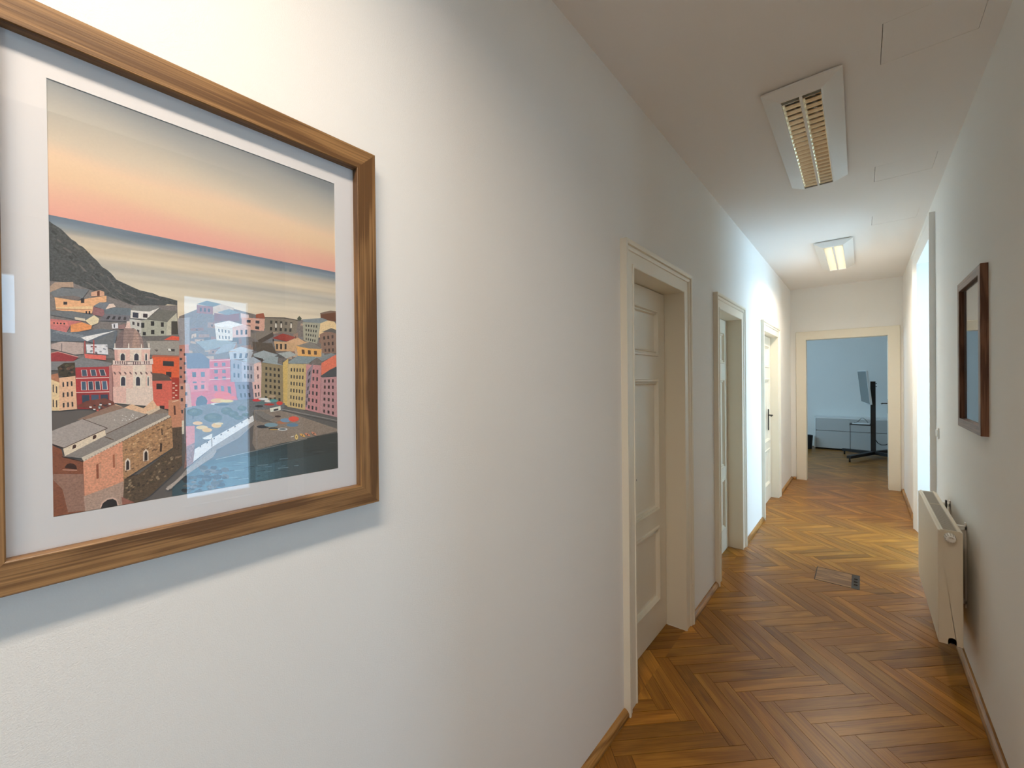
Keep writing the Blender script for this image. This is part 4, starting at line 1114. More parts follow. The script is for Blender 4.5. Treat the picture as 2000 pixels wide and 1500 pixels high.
(150,156,162,0,88,2611,173,2636,172,2643,88,2618),
(150,156,162,0,122,2603,211,2629,210,2637,121,2611),
(150,156,162,0,155,2596,250,2622,249,2630,155,2604),
(150,156,162,0,189,2589,289,2615,288,2623,189,2596),
(150,156,162,0,223,2582,328,2608,328,2616,223,2589),
(150,156,162,0,258,2574,368,2601,368,2609,257,2582),
(150,156,162,0,293,2567,409,2594,408,2602,292,2574),
(232,233,236,1,301,2574,382,2607,680,2712,500,2614,367,2524),
(110,114,118,1,453,2536,661,2695,648,2431,507,2449),
(216,216,222,1,633,2808,705,2831,707,2749,642,2735),
(70,72,80,0,654,2806,670,2810,671,2755,656,2751),
(150,120,118,1,705,2791,788,2826,788,2745,714,2736),
(182,164,158,1,4,2455,103,2502,327,2500,325,2335,237,2319,3,2394),
(96,90,90,0,104,2475,103,2365,109,2365,111,2476),
(218,218,224,1,353,2476,582,2490,590,2334,361,2349),
(150,154,162,0,564,2475,588,2474,587,2453,564,2454),
(240,240,242,0,383,2411,406,2410,405,2389,383,2391),
(120,90,96,0,442,2456,466,2455,464,2434,442,2436),
(150,154,162,0,421,2428,445,2427,444,2406,421,2408),
(150,154,162,0,534,2432,558,2430,557,2409,533,2411),
(150,154,162,0,445,2376,469,2374,468,2354,445,2355),
(240,240,242,0,518,2465,543,2463,541,2443,518,2444),
(150,154,162,0,495,2388,519,2387,518,2366,495,2367),
(90,96,110,0,398,2394,422,2392,421,2372,398,2373),
(120,90,96,0,402,2458,425,2457,424,2436,402,2437),
(150,154,162,0,395,2384,418,2383,417,2362,394,2364),
(150,154,162,0,543,2426,568,2425,566,2404,543,2406),
(120,90,96,0,449,2364,473,2363,472,2342,449,2344),
(240,240,242,0,385,2410,408,2409,407,2389,384,2390),
(186,84,80,0,336,2528,336,2338,346,2339,347,2529),
(186,84,80,0,429,2547,428,2342,441,2343,441,2548),
(220,112,102,1,334,2336,566,2320,565,2251,342,2269),
(152,62,66,1,0,2324,68,2353,272,2283,219,2215,0,2208),
(206,150,140,0,3,2325,69,2351,68,2361,2,2334),
(206,160,150,0,68,2351,271,2280,273,2290,69,2361),
(128,128,130,1,0,2212,219,2221,307,2284,631,2207,602,2147,244,2128,66,2088,0,2087),
(70,62,50,3,62,2130,125,2193,236,2203,238,2006,148,1984,77,2006),
(96,90,66,3,233,2146,227,2133,214,2128,200,2133,195,2145,201,2157,214,2163,227,2158),
(48,44,40,3,215,2091,210,2079,196,2074,183,2079,178,2091,183,2103,197,2108,210,2104),
(96,90,66,3,183,2109,177,2097,164,2092,151,2096,146,2109,151,2121,164,2126,178,2121),
(48,44,40,3,197,2042,192,2029,178,2024,165,2029,160,2041,165,2054,179,2059,192,2054),
(48,44,40,3,131,2089,125,2077,112,2072,99,2077,94,2089,99,2101,113,2106,126,2101),
(96,90,66,3,174,2160,168,2147,155,2142,142,2147,137,2159,142,2171,155,2177,169,2172),
(110,80,66,3,218,2128,212,2116,198,2110,185,2115,180,2127,185,2140,199,2145,212,2140),
(110,80,66,3,224,2064,219,2052,205,2046,192,2051,187,2064,192,2076,206,2081,219,2076),
(110,80,66,3,115,2114,110,2102,97,2097,84,2101,78,2113,84,2126,97,2131,110,2126),
(110,80,66,3,188,2108,182,2096,169,2091,156,2096,150,2108,156,2120,169,2126,182,2121),
(110,80,66,3,189,2118,184,2106,170,2100,157,2105,152,2117,158,2130,171,2135,184,2130),
(48,44,40,3,135,2129,129,2117,116,2112,103,2116,98,2128,103,2141,117,2146,130,2141),
(168,62,66,1,240,2131,597,2151,643,1984,242,1971),
(206,180,176,0,298,2098,358,2101,367,2003,304,2000),
(75,90,107,0,305,2095,351,2097,359,2005,311,2004),
(206,180,176,0,389,2102,451,2105,467,2006,401,2004),
(75,90,107,0,397,2099,444,2102,458,2009,409,2007),
(206,180,176,0,483,2107,545,2110,568,2010,501,2007),
(67,80,95,0,491,2104,538,2106,559,2013,509,2011),
(172,62,64,1,240,1971,624,1986,640,1760,244,1758),
(214,196,190,0,293,1924,350,1926,355,1795,296,1795),
(72,92,114,0,300,1920,343,1922,347,1799,303,1799),
(214,196,190,0,364,1927,423,1928,429,1796,369,1795),
(60,76,94,0,372,1922,415,1924,421,1800,376,1800),
(214,196,190,0,437,1929,497,1931,504,1797,443,1796),
(62,79,98,0,445,1925,489,1926,496,1801,451,1801),
(214,196,190,0,511,1931,572,1933,581,1798,519,1797),
(79,100,124,0,519,1927,564,1928,572,1802,526,1802),
(150,56,58,1,244,1758,640,1763,642,1497,255,1520),
(59,71,87,0,301,1723,379,1723,383,1573,306,1577),
(74,87,108,0,399,1723,479,1723,482,1569,403,1573),
(62,73,91,0,499,1723,581,1724,583,1565,502,1569),
(226,196,188,0,242,1965,629,1980,629,1993,242,1977),
(226,196,188,0,240,1755,626,1759,626,1772,240,1767),
(230,196,154,1,0,1979,76,1910,74,1506,0,1510),
(72,63,65,0,13,1885,24,1877,23,1772,12,1778),
(74,65,67,0,45,1862,56,1853,55,1754,44,1760),
(70,62,64,0,11,1670,22,1666,22,1561,10,1563),
(66,58,60,0,43,1659,54,1655,54,1556,42,1558),
(230,180,148,1,77,1978,238,2006,250,1520,74,1506),
(72,65,70,0,108,1914,124,1916,125,1849,108,1847),
(71,64,69,0,149,1920,166,1923,166,1855,150,1853),
(61,55,59,0,191,1927,207,1930,209,1862,192,1859),
(59,53,57,0,108,1765,125,1767,125,1700,108,1698),
(66,59,63,0,150,1771,167,1773,168,1705,151,1703),
(66,59,64,0,193,1776,210,1779,211,1710,194,1708),
(60,54,58,0,108,1616,125,1618,125,1551,108,1549),
(73,66,71,0,151,1621,169,1622,170,1555,152,1553),
(58,52,56,0,195,1625,213,1627,214,1559,196,1557),
(176,120,92,1,0,2022,65,2045,80,1910,0,1956),
(194,192,186,1,839,2911,992,2898,983,2640,837,2710),
(80,76,80,0,872,2870,898,2866,897,2814,871,2820),
(75,71,75,0,930,2861,956,2857,954,2800,928,2806),
(67,64,67,0,871,2770,896,2761,895,2709,870,2719),
(61,58,61,0,927,2751,952,2742,951,2685,925,2695),
(218,214,208,1,856,3048,1077,3059,1212,3137,1044,2927,849,2923),
(132,132,130,1,861,3046,902,3124,1185,3161,1217,3137,1079,3053),
(62,64,78,0,878,3017,947,3018,943,2933,876,2935),
(62,54,58,0,1003,3011,1057,3012,1055,2948,1000,2949),
(186,182,164,1,1297,2901,1430,3076,1449,2711,1289,2677),
(70,66,60,1,1359,2925,1438,2933,1449,2711,1356,2697),
(166,166,152,1,981,2897,1044,2922,1302,2905,1289,2677,978,2646),
(112,110,104,1,1042,2928,1201,3107,1434,3102,1305,2905),
(52,50,50,0,1096,2898,1139,2902,1138,2827,1095,2823),
(52,50,50,0,1223,2894,1260,2898,1259,2821,1222,2818),
(52,50,50,0,977,2861,1016,2865,1015,2785,976,2781),
(52,50,50,0,1097,2759,1139,2763,1139,2691,1096,2687),
(52,50,50,0,1221,2753,1261,2757,1260,2709,1221,2706),
(52,50,50,0,995,2716,1033,2719,1032,2664,994,2661),
(110,106,104,1,999,2641,1458,2705,1457,2589,1050,2562),
(216,92,70,1,1255,2607,1367,2683,1460,2673,1459,2611),
(154,148,140,1,1035,2575,1459,2604,1456,2356,1079,2354),
(66,64,64,0,1297,2458,1398,2464,1398,2421,1319,2421),
(226,222,214,0,1308,2466,1342,2468,1353,2428,1314,2431),
(100,92,88,0,1134,2443,1187,2439,1165,2403),
(190,110,84,0,1111,2328,1454,2331,1454,2351,1111,2347),
(218,98,60,1,1106,2324,1456,2327,1451,1912,1097,2039),
(58,56,58,0,1242,2258,1384,2256,1383,2170,1241,2178),
(66,52,50,0,1279,2080,1351,2075,1347,1984,1279,2012),
(170,62,48,1,1347,1984,1452,1984,1446,1451,1347,1456),
(222,190,170,0,1363,1898,1392,1898,1391,1878,1363,1878),
(222,190,170,0,1397,1858,1425,1857,1425,1837,1397,1838),
(222,190,170,0,1362,1818,1391,1818,1390,1798,1362,1798),
(222,190,170,0,1396,1777,1424,1777,1424,1757,1396,1757),
(222,190,170,0,1361,1738,1390,1738,1389,1717,1361,1718),
(222,190,170,0,1395,1697,1423,1696,1423,1676,1395,1677),
(222,190,170,0,1361,1658,1389,1657,1389,1637,1360,1638),
(222,190,170,0,1394,1617,1422,1616,1422,1596,1394,1597),
(222,190,170,0,1360,1578,1388,1577,1388,1557,1359,1558),
(222,190,170,0,1393,1537,1421,1535,1421,1515,1393,1517),
(98,82,74,1,1097,2060,1226,2051,1309,2019,1352,1934,1101,1935),
(212,104,88,1,1101,1931,1352,1934,1352,1456,1101,1484),
(58,44,46,0,1154,1886,1227,1883,1225,1790,1153,1791),
(58,44,46,0,1187,1522,1253,1518,1252,1462,1187,1466),
(176,132,126,1,597,2167,664,2175,657,1575,595,1578),
(120,80,78,0,629,2141,627,1603,635,1603,637,2141),
(236,202,188,1,636,1839,1105,1848,1113,1609,1160,1509,849,1553,638,1596),
(224,184,172,1,636,1839,787,1837,784,1583,638,1596),
(230,190,176,1,626,2180,1104,2192,1103,1845,867,1806,651,1836),
(218,172,160,1,626,2180,732,2176,718,1838,651,1839),
(238,206,190,1,871,2173,1025,2183,1021,1833,867,1806),
(120,92,90,0,644,2076,663,2065,676,2037,664,2026,649,2049),
(120,92,90,0,704,2076,723,2066,736,2037,724,2026,709,2050),
(120,92,90,0,764,2077,784,2067,797,2037,785,2027,770,2050),
(120,92,90,0,826,2078,845,2067,859,2038,847,2027,831,2051),
(120,92,90,0,888,2078,908,2068,922,2038,910,2027,894,2051),
(120,92,90,0,951,2079,972,2068,986,2038,973,2027,957,2052),
(120,92,90,0,1015,2080,1036,2069,1050,2039,1038,2028,1021,2052),
(120,92,90,0,1080,2081,1102,2070,1116,2039,1103,2028,1086,2053),
(240,214,200,0,722,2008,787,2008,785,1847,720,1848),
(66,64,76,0,730,1964,740,1989,754,2000,769,1989,779,1964,777,1855,728,1856),
(240,214,200,0,896,2008,962,2008,960,1845,894,1846),
(66,64,76,0,904,1963,914,1989,929,2000,943,1989,953,1963,952,1853,903,1854),
(240,214,200,0,1037,2009,1069,2009,1067,1843,1036,1843),
(66,64,76,0,1045,1963,1049,1989,1053,2000,1057,1989,1060,1963,1059,1851,1044,1852),
(226,186,174,1,658,2431,1083,2454,1074,2246,663,2234),
(210,166,156,1,658,2431,696,2433,694,2235,663,2234),
(236,204,190,1,839,2434,976,2441,974,2243,836,2239),
(240,216,204,0,721,2360,786,2363,785,2246,720,2244),
(66,64,76,0,729,2326,739,2349,754,2361,768,2351,778,2328,777,2251,728,2249),
(240,216,204,0,880,2368,949,2371,948,2251,879,2249),
(66,64,76,0,888,2333,899,2356,915,2368,930,2358,941,2335,940,2256,887,2254),
(240,216,204,0,1013,2373,1051,2375,1050,2254,1012,2253),
(66,64,76,0,1021,2338,1026,2362,1032,2373,1038,2362,1042,2339,1041,2259,1020,2258),
(236,204,194,1,641,2253,694,2238,851,2229,1015,2245,1113,2296,1118,2206,1014,2183,851,2170,640,2174),
(110,84,86,0,667,2239,678,2238,678,2195,666,2195),
(110,84,86,0,692,2240,704,2239,703,2196,691,2195),
(110,84,86,0,717,2241,729,2240,728,2196,717,2196),
(110,84,86,0,742,2242,754,2241,754,2197,742,2197),
(110,84,86,0,768,2232,780,2231,779,2187,767,2186),
(110,84,86,0,794,2233,805,2232,805,2187,793,2187),
(110,84,86,0,872,2235,884,2234,883,2189,871,2189),
(110,84,86,0,898,2236,910,2235,909,2190,897,2190),
(110,84,86,0,924,2236,937,2235,936,2191,924,2190),
(110,84,86,0,951,2237,963,2236,963,2191,950,2191),
(110,84,86,0,1005,2250,1017,2249,1017,2203,1004,2203),
(110,84,86,0,1032,2251,1044,2250,1044,2204,1031,2204),
(110,84,86,0,1059,2251,1072,2250,1071,2205,1059,2204),
(120,88,86,0,645,2172,1109,2195,1109,2203,645,2180),
(246,232,226,0,648,2437,1086,2461,1086,2440,648,2415),
(150,128,122,2,669,2438,673,2500,683,2559,698,2615,719,2664,745,2706,773,2737,805,2758,837,2767,870,2764,902,2749,931,2722,957,2683,978,2636,993,2581,1002,2520,1007,2457),
(122,106,106,2,669,2438,673,2500,683,2559,698,2615,719,2664,745,2706,773,2737,755,2443),
(172,144,132,2,955,2454,955,2514,952,2571,947,2624,940,2670,931,2707,921,2734,910,2751,898,2755,854,2448),
(112,94,92,0,683,2482,995,2501,995,2505,683,2486),
(112,94,92,0,689,2527,990,2547,990,2551,689,2531),
(112,94,92,0,696,2573,984,2593,984,2597,696,2577),
(112,94,92,0,702,2618,978,2639,978,2643,702,2622),
(112,94,92,0,708,2664,973,2685,973,2689,708,2668),
(112,94,92,0,715,2709,967,2731,967,2735,715,2713),
(228,192,182,1,783,2758,798,2787,804,2851,844,2858,848,2794,859,2763),
(236,206,196,0,841,2860,838,2853,831,2848,822,2845,813,2846,807,2850,805,2857,807,2864,814,2869,823,2872,832,2871,838,2867),
(240,214,204,0,658,2438,661,2501,666,2520,671,2502,673,2439),
(240,214,204,0,816,2446,820,2511,825,2530,830,2512,832,2447),
(240,214,204,0,968,2441,972,2507,977,2526,982,2507,984,2442),
(240,214,204,0,1060,2467,1063,2533,1069,2553,1074,2534,1076,2467),
(232,184,150,1,544,1514,668,1571,762,1513,848,1562,990,1489,1105,1617,1151,1525,1197,1507,1023,1398,502,1307),
(120,70,60,1,243,1558,544,1472,647,1558,647,1607,546,1668,348,1635,257,1571),
(190,90,80,0,513,1506,539,1502,537,1483,513,1487),
(236,226,222,0,476,1535,502,1531,500,1512,476,1516),
(60,52,56,0,562,1541,588,1537,586,1518,562,1522),
(90,130,130,0,550,1502,576,1498,574,1478,550,1483),
(236,226,222,0,418,1516,443,1512,441,1492,418,1497),
(90,130,130,0,472,1552,498,1547,496,1528,472,1532),
(190,90,80,0,453,1498,478,1494,476,1474,453,1479),
(236,226,222,0,585,1589,612,1585,610,1565,585,1569),
(60,52,56,0,550,1576,576,1572,574,1553,550,1557),
(236,226,222,0,378,1552,404,1548,401,1528,378,1532),
(60,52,56,0,422,1576,447,1572,445,1553,421,1557),
(60,52,56,0,493,1532,519,1528,516,1509,492,1513),
(236,226,222,0,486,1582,512,1578,509,1558,485,1562),
(60,52,56,0,518,1577,544,1573,542,1554,518,1558),
(60,52,56,0,488,1603,514,1599,512,1580,488,1584),
(60,52,56,0,534,1565,560,1560,558,1541,534,1545),
(146,118,102,1,250,1365,647,1565,767,1513,423,1327),
(164,154,146,1,326,1355,762,1509,1029,1390,555,1122,422,1244),
(226,222,218,0,756,1337,752,1332,743,1333,739,1338,743,1343,752,1342),
(226,222,218,0,918,1347,914,1343,905,1343,901,1349,905,1353,914,1353),
(226,222,218,0,777,1333,773,1328,764,1329,760,1334,764,1339,773,1338),
(226,222,218,0,789,1371,784,1366,776,1367,772,1372,776,1377,784,1376),
(226,222,218,0,658,1329,654,1324,646,1325,642,1330,646,1335,654,1334),
(226,222,218,0,792,1315,787,1310,779,1311,775,1316,779,1321,788,1320),
(226,222,218,0,746,1314,742,1310,733,1310,729,1316,733,1320,742,1320),
(226,222,218,0,876,1380,872,1375,863,1376,859,1381,863,1386,872,1385),
(226,222,218,0,868,1403,864,1398,855,1399,851,1404,855,1409,864,1408),
(226,222,218,0,830,1320,825,1315,817,1316,812,1321,817,1326,825,1325),
(226,222,218,0,852,1375,847,1370,839,1371,835,1376,839,1381,848,1380),
(226,222,218,0,749,1395,745,1390,736,1391,732,1396,736,1401,745,1400),
(226,222,218,0,901,1336,897,1332,888,1332,884,1338,888,1342,897,1342),
(226,222,218,0,869,1351,864,1346,856,1347,851,1352,856,1357,864,1356),
(140,124,112,1,1023,1398,1185,1490,1309,1425,1315,1378,1126,1368),
(214,190,164,1,1018,1428,1191,1504,1194,1462,1046,1374),
(142,134,128,1,102,845,550,1123,1034,1382,1309,1397,1329,1369,767,1037,301,789),
(96,76,64,0,538,1073,634,1017,637,1029,541,1085),
(96,76,64,0,551,1115,1025,1370,1021,1381,548,1125),
(206,194,178,1,287,800,767,1057,1329,1374,1341,1333,777,1015,312,735),
(110,92,80,0,303,737,307,753,301,757,297,741),
(110,92,80,0,335,755,339,771,332,775,328,759),
(110,92,80,0,367,773,371,789,364,793,360,777),
(110,92,80,0,399,792,403,808,396,812,392,796),
(110,92,80,0,431,810,435,826,429,830,424,814),
(110,92,80,0,463,828,468,845,461,848,457,832),
(110,92,80,0,496,847,500,863,494,867,490,851),
(110,92,80,0,529,866,534,882,527,886,523,870),
(110,92,80,0,563,885,567,901,560,905,556,889),
(110,92,80,0,596,904,601,920,594,924,590,908),
(110,92,80,0,630,923,634,939,628,943,623,927),
(110,92,80,0,664,942,669,959,662,963,657,946),
(110,92,80,0,699,962,703,979,696,982,692,966),
(110,92,80,0,733,982,738,998,731,1002,726,986),
(110,92,80,0,768,1001,773,1018,766,1022,761,1005),
(110,92,80,0,804,1021,808,1038,801,1042,797,1025),
(110,92,80,0,839,1042,844,1059,837,1063,832,1046),
(110,92,80,0,875,1062,880,1079,873,1083,868,1066),
(110,92,80,0,911,1082,916,1100,909,1104,904,1086),
(110,92,80,0,948,1103,952,1120,945,1124,940,1107),
(110,92,80,0,985,1124,989,1141,982,1145,977,1128),
(110,92,80,0,1022,1145,1026,1162,1019,1166,1014,1149),
(110,92,80,0,1059,1166,1064,1184,1056,1188,1052,1170),
(110,92,80,0,1097,1188,1102,1205,1094,1209,1089,1192),
(110,92,80,0,1135,1209,1140,1227,1132,1231,1127,1213),
(110,92,80,0,1173,1231,1178,1249,1170,1253,1166,1235),
(110,92,80,0,1212,1253,1217,1271,1209,1275,1204,1257),
(110,92,80,0,1251,1275,1256,1293,1248,1297,1243,1279),
(110,92,80,0,1290,1298,1295,1316,1287,1319,1282,1302),
(110,92,80,0,1330,1320,1335,1338,1327,1342,1322,1324),
(226,206,182,1,103,960,540,1194,552,1103,120,845),
(72,46,40,0,195,936,201,989,222,1006,237,987,229,951),
(72,46,40,0,406,1053,412,1108,434,1125,450,1107,441,1069),
(168,158,152,1,0,1224,307,1369,569,1211,109,966,0,1034),
(74,56,50,0,306,1365,568,1206,570,1215,308,1373),
(84,62,54,0,111,958,571,1203,567,1213,108,968),
(60,40,36,0,0,1024,108,957,111,970,0,1038),
(132,80,58,2,0,1017,87,949,102,845,302,736,320,0,0,0),
(150,114,98,2,0,606,303,552,316,9,143,25,92,370,0,527),
(60,36,30,0,121,691,137,722,169,736,206,722,233,686,242,631,118,674),
(200,160,140,0,95,646,242,615,242,627,95,657),
(58,38,32,0,87,836,304,730,306,742,89,849),
(216,152,122,2,303,734,517,864,736,986,742,0,318,0),
(176,148,132,2,304,224,591,310,740,366,744,0,317,0),
(146,84,62,1,440,671,495,698,494,466,442,456),
(206,150,122,1,465,676,495,693,494,466,467,460),
(166,98,70,1,623,793,669,812,669,601,625,594),
(206,150,120,1,643,800,669,811,669,601,646,598),
(206,176,160,1,467,0,488,79,549,138,610,147,661,103,684,0),
(40,36,38,0,482,0,506,75,559,116,615,118,656,76,667,0),
(172,132,96,3,734,983,1032,1159,1341,1323,1363,819,1025,580,781,416,744,20),
(120,90,68,2,988,643,1022,655,1023,634,987,620),
(140,104,74,2,888,586,922,599,922,578,888,565),
(186,140,96,2,1128,808,1163,821,1164,800,1127,785),
(140,104,74,2,1240,845,1276,859,1277,838,1240,822),
(196,158,116,2,1047,981,1082,996,1083,974,1047,959),
(206,170,130,2,856,940,889,954,890,933,856,918),
(206,170,130,2,775,568,807,580,808,559,774,546),
(120,90,68,2,758,519,790,530,791,510,758,497),
(186,140,96,2,979,787,1013,800,1014,779,979,765),
(120,90,68,2,958,840,992,854,992,833,958,818),
(186,140,96,2,858,974,891,987,892,967,858,952),
(206,170,130,2,1027,873,1061,887,1062,866,1027,851),
(186,140,96,2,1007,895,1041,908,1042,887,1007,872),
(140,104,74,2,1045,1037,1080,1051,1081,1030,1045,1015),
(186,140,96,2,956,1056,989,1070,990,1050,955,1034),
(206,170,130,2,853,776,886,789,887,769,853,755),
(120,90,68,2,821,836,854,849,855,829,821,815),
(196,158,116,2,1297,1117,1334,1132,1335,1111,1297,1094),
(120,90,68,2,1120,811,1155,824,1156,803,1120,788),
(120,90,68,2,1279,1139,1315,1154,1316,1132,1279,1116),
(206,170,130,2,763,650,795,663,796,642,762,629),
(196,158,116,2,869,928,902,942,902,921,868,906),
(206,170,130,2,1167,877,1202,891,1203,869,1167,854),
(186,140,96,2,894,711,927,724,928,703,894,689),
(196,158,116,2,850,892,883,905,884,885,850,870),
(140,104,74,2,1083,1083,1117,1098,1118,1077,1082,1061),
(206,170,130,2,1260,1061,1296,1076,1297,1054,1260,1038),
(140,104,74,2,1282,891,1318,905,1319,884,1281,868),
(120,90,68,2,1138,1179,1173,1194,1174,1173,1138,1157),
(120,90,68,2,833,550,866,562,867,541,833,528),
(120,90,68,2,1062,696,1097,709,1098,688,1062,674),
(120,90,68,2,1213,1202,1249,1217,1250,1195,1213,1179),
(186,140,96,2,789,593,821,605,822,584,789,571),
(206,170,130,2,778,706,811,719,811,698,778,684),
(206,170,130,2,896,1011,929,1025,930,1004,896,989),
(196,158,116,2,1017,913,1052,927,1053,906,1017,891),
(186,140,96,2,883,767,916,780,917,759,883,745),
(206,170,130,2,1178,972,1214,986,1215,965,1178,949),
(186,140,96,2,871,739,904,752,905,732,871,718),
(186,140,96,2,773,779,805,792,806,772,772,758),
(196,158,116,2,1056,973,1091,987,1092,966,1056,951),
(186,140,96,2,1052,1065,1086,1079,1087,1058,1052,1043),
(140,104,74,2,835,623,868,635,869,615,835,601),
(196,158,116,2,1193,1178,1228,1193,1229,1172,1193,1155),
(120,90,68,2,1155,1130,1191,1145,1191,1124,1155,1108),
(206,170,130,2,1197,1066,1232,1081,1233,1059,1196,1043),
(120,90,68,2,1010,839,1044,853,1045,832,1010,817),
(140,104,74,2,1093,880,1127,894,1128,873,1092,858),
(196,158,116,2,996,1019,1030,1034,1031,1013,996,997),
(196,158,116,2,1124,1025,1159,1040,1160,1018,1124,1003),
(196,158,116,2,1065,692,1099,705,1100,684,1064,670),
(140,104,74,2,1091,1150,1126,1165,1127,1144,1091,1128),
(120,90,68,2,1085,808,1120,821,1121,800,1085,786),
(206,170,130,2,1051,851,1086,864,1087,843,1051,829),
(120,90,68,2,760,861,792,874,793,853,760,839),
(186,140,96,2,936,873,969,886,970,866,935,851),
(196,158,116,2,1280,994,1317,1009,1318,987,1280,971),
(206,170,130,2,781,531,814,543,814,522,781,509),
(140,104,74,2,933,663,967,676,968,655,933,641),
(120,90,68,2,1324,1164,1360,1179,1361,1157,1324,1140),
(186,140,96,2,1062,996,1097,1010,1098,989,1062,973),
(196,158,116,2,807,943,840,956,841,936,807,921),
(140,104,74,2,1181,914,1216,928,1217,906,1181,891),
(140,104,74,2,933,805,966,818,967,798,933,783),
(196,158,116,2,901,973,934,987,935,966,901,951),
(140,104,74,2,910,967,943,981,944,960,909,945),
(196,158,116,2,780,589,812,601,813,581,780,568),
(120,90,68,2,1239,1011,1275,1025,1276,1004,1239,988),
(186,140,96,2,1130,911,1165,925,1166,904,1130,888),
(120,90,68,2,981,828,1015,841,1016,820,981,806),
(224,206,190,0,757,529,761,680,792,720,821,678,821,530),
(52,40,38,0,772,532,775,656,794,691,809,654,808,538),
(224,206,190,0,974,640,978,794,1011,836,1041,793,1042,641),
(52,40,38,0,990,643,993,770,1013,806,1029,768,1028,649),
(60,44,38,0,1189,903,1183,767,1208,762,1215,898),
(80,58,46,0,1206,1142,1209,1036,1226,1035,1222,1142),
(60,44,38,0,777,402,913,428,910,445,774,419),
(196,136,106,1,1305,1609,1452,1618,1480,1336,1478,1148,1348,1145,1338,1330,1302,1364),
(96,60,48,0,1371,1513,1375,1358,1400,1358,1395,1513),
(230,190,160,0,1355,1568,1441,1596,1438,1611,1352,1583),
(92,76,62,3,1348,1145,1478,1148,1479,757,1356,805),
(92,76,60,3,749,401,912,436,1381,817,1473,766,1476,492,1042,63,913,0,893,0,729,38),
(140,116,92,2,786,219,814,234,818,207,790,198),
(150,130,104,2,1313,651,1345,668,1349,639,1318,629),
(80,70,54,2,952,371,981,386,985,359,956,349),
(120,100,78,2,1065,367,1095,383,1099,355,1069,346),
(120,100,78,2,1323,470,1355,486,1359,458,1328,448),
(64,54,46,2,899,301,928,316,932,289,904,280),
(64,54,46,2,1202,420,1233,436,1237,408,1206,398),
(64,54,46,2,1048,425,1078,441,1082,413,1052,404),
(64,54,46,2,827,216,855,230,859,203,831,194),
(120,100,78,2,1007,319,1037,334,1041,307,1011,298),
(80,70,54,2,898,257,927,272,931,245,902,236),
(80,70,54,2,1078,295,1108,310,1112,283,1082,273),
(150,130,104,2,1143,324,1173,340,1178,312,1147,302),
(140,116,92,2,1286,567,1318,583,1322,555,1291,545),
(120,100,78,2,999,489,1028,505,1032,478,1003,468),
(140,116,92,2,966,441,995,456,1000,429,970,419),
(80,70,54,2,902,277,931,292,935,265,907,256),
(140,116,92,2,1057,320,1087,335,1091,308,1061,298),
(150,130,104,2,1110,538,1140,554,1144,527,1114,517),
(140,116,92,2,1408,646,1441,663,1445,634,1413,623),
(120,100,78,2,796,128,824,143,828,116,800,107),
(150,130,104,2,760,260,788,274,792,247,764,239),
(80,70,54,2,839,325,867,340,871,313,843,304),
(64,54,46,2,1333,493,1365,509,1370,481,1338,471),
(64,54,46,2,901,271,930,286,934,259,905,250),
(64,54,46,2,958,265,987,280,991,252,962,243),
(150,130,104,2,1156,443,1186,459,1191,431,1160,421),
(140,116,92,2,1227,356,1259,372,1263,344,1232,334),
(120,100,78,2,927,175,956,189,960,162,931,153),
(140,116,92,2,1380,644,1412,661,1417,632,1384,621),
(80,70,54,2,1051,447,1081,462,1086,435,1056,425),
(80,70,54,2,1100,529,1131,546,1135,518,1105,508),
(140,116,92,2,842,257,870,272,874,245,846,236),
(150,130,104,2,816,277,844,292,848,265,820,256),
(64,54,46,2,1257,469,1288,485,1292,457,1261,447),
(80,70,54,2,1404,546,1437,563,1441,534,1409,524),
(120,100,78,2,1093,408,1123,423,1127,395,1097,386),
(64,54,46,2,781,218,810,233,814,206,786,197),
(64,54,46,2,958,264,987,279,991,251,962,242),
(150,130,104,2,1130,348,1161,363,1165,335,1135,326),
(140,116,92,2,1432,654,1465,671,1469,643,1437,632),
(150,130,104,2,1150,574,1180,590,1185,562,1154,552),
(150,130,104,2,792,298,821,313,825,286,796,277),
(120,100,78,2,1331,642,1363,659,1368,630,1336,620),
(150,130,104,2,1319,623,1350,640,1355,611,1323,601),
(150,130,104,2,797,369,825,384,829,357,801,348),
(120,100,78,2,1040,332,1070,347,1074,320,1045,310),
(120,100,78,2,1160,473,1191,489,1195,461,1165,451),
(120,100,78,2,772,82,800,96,804,69,776,61),
(150,130,104,2,801,328,830,342,834,315,806,306),
(80,70,54,2,1057,300,1087,315,1091,287,1061,278),
(80,70,54,2,1213,569,1244,585,1249,557,1218,547),
(64,54,46,2,1002,316,1031,332,1036,304,1006,295),
(120,100,78,2,1239,597,1270,614,1275,586,1243,575),
(150,130,104,2,1127,363,1158,379,1162,351,1132,342),
(140,116,92,2,783,191,811,205,815,179,787,170),
(120,100,78,2,1093,450,1123,466,1127,438,1097,428),
(80,70,54,2,859,280,888,295,892,267,864,258),
(120,100,78,2,1071,384,1101,400,1105,372,1075,362),
(120,100,78,2,1009,283,1038,298,1042,270,1013,261),
(150,98,84,2,714,127,863,7,860,0,723,0),
(62,77,82,1,1338,185,1423,238,1423,195,1337,150),
(67,86,92,1,1337,150,1423,195,1422,151,1337,116),
(69,89,96,1,1337,116,1422,151,1422,108,1336,81),
(69,90,97,1,1336,81,1422,108,1421,64,1336,47),
(70,90,98,1,1336,47,1421,64,1421,21,1336,12),
(70,91,99,1,1336,12,1421,21,1421,0,1335,0),
(63,78,83,1,1423,238,1511,316,1510,259,1423,195),
(68,87,94,1,1423,195,1510,259,1510,203,1422,151),
(70,90,98,1,1422,151,1510,203,1509,146,1422,108),
(70,91,99,1,1422,108,1509,146,1508,90,1421,64),
(70,92,100,1,1421,64,1508,90,1508,33,1421,21),
(71,93,101,1,1421,21,1508,33,1507,0,1421,0),
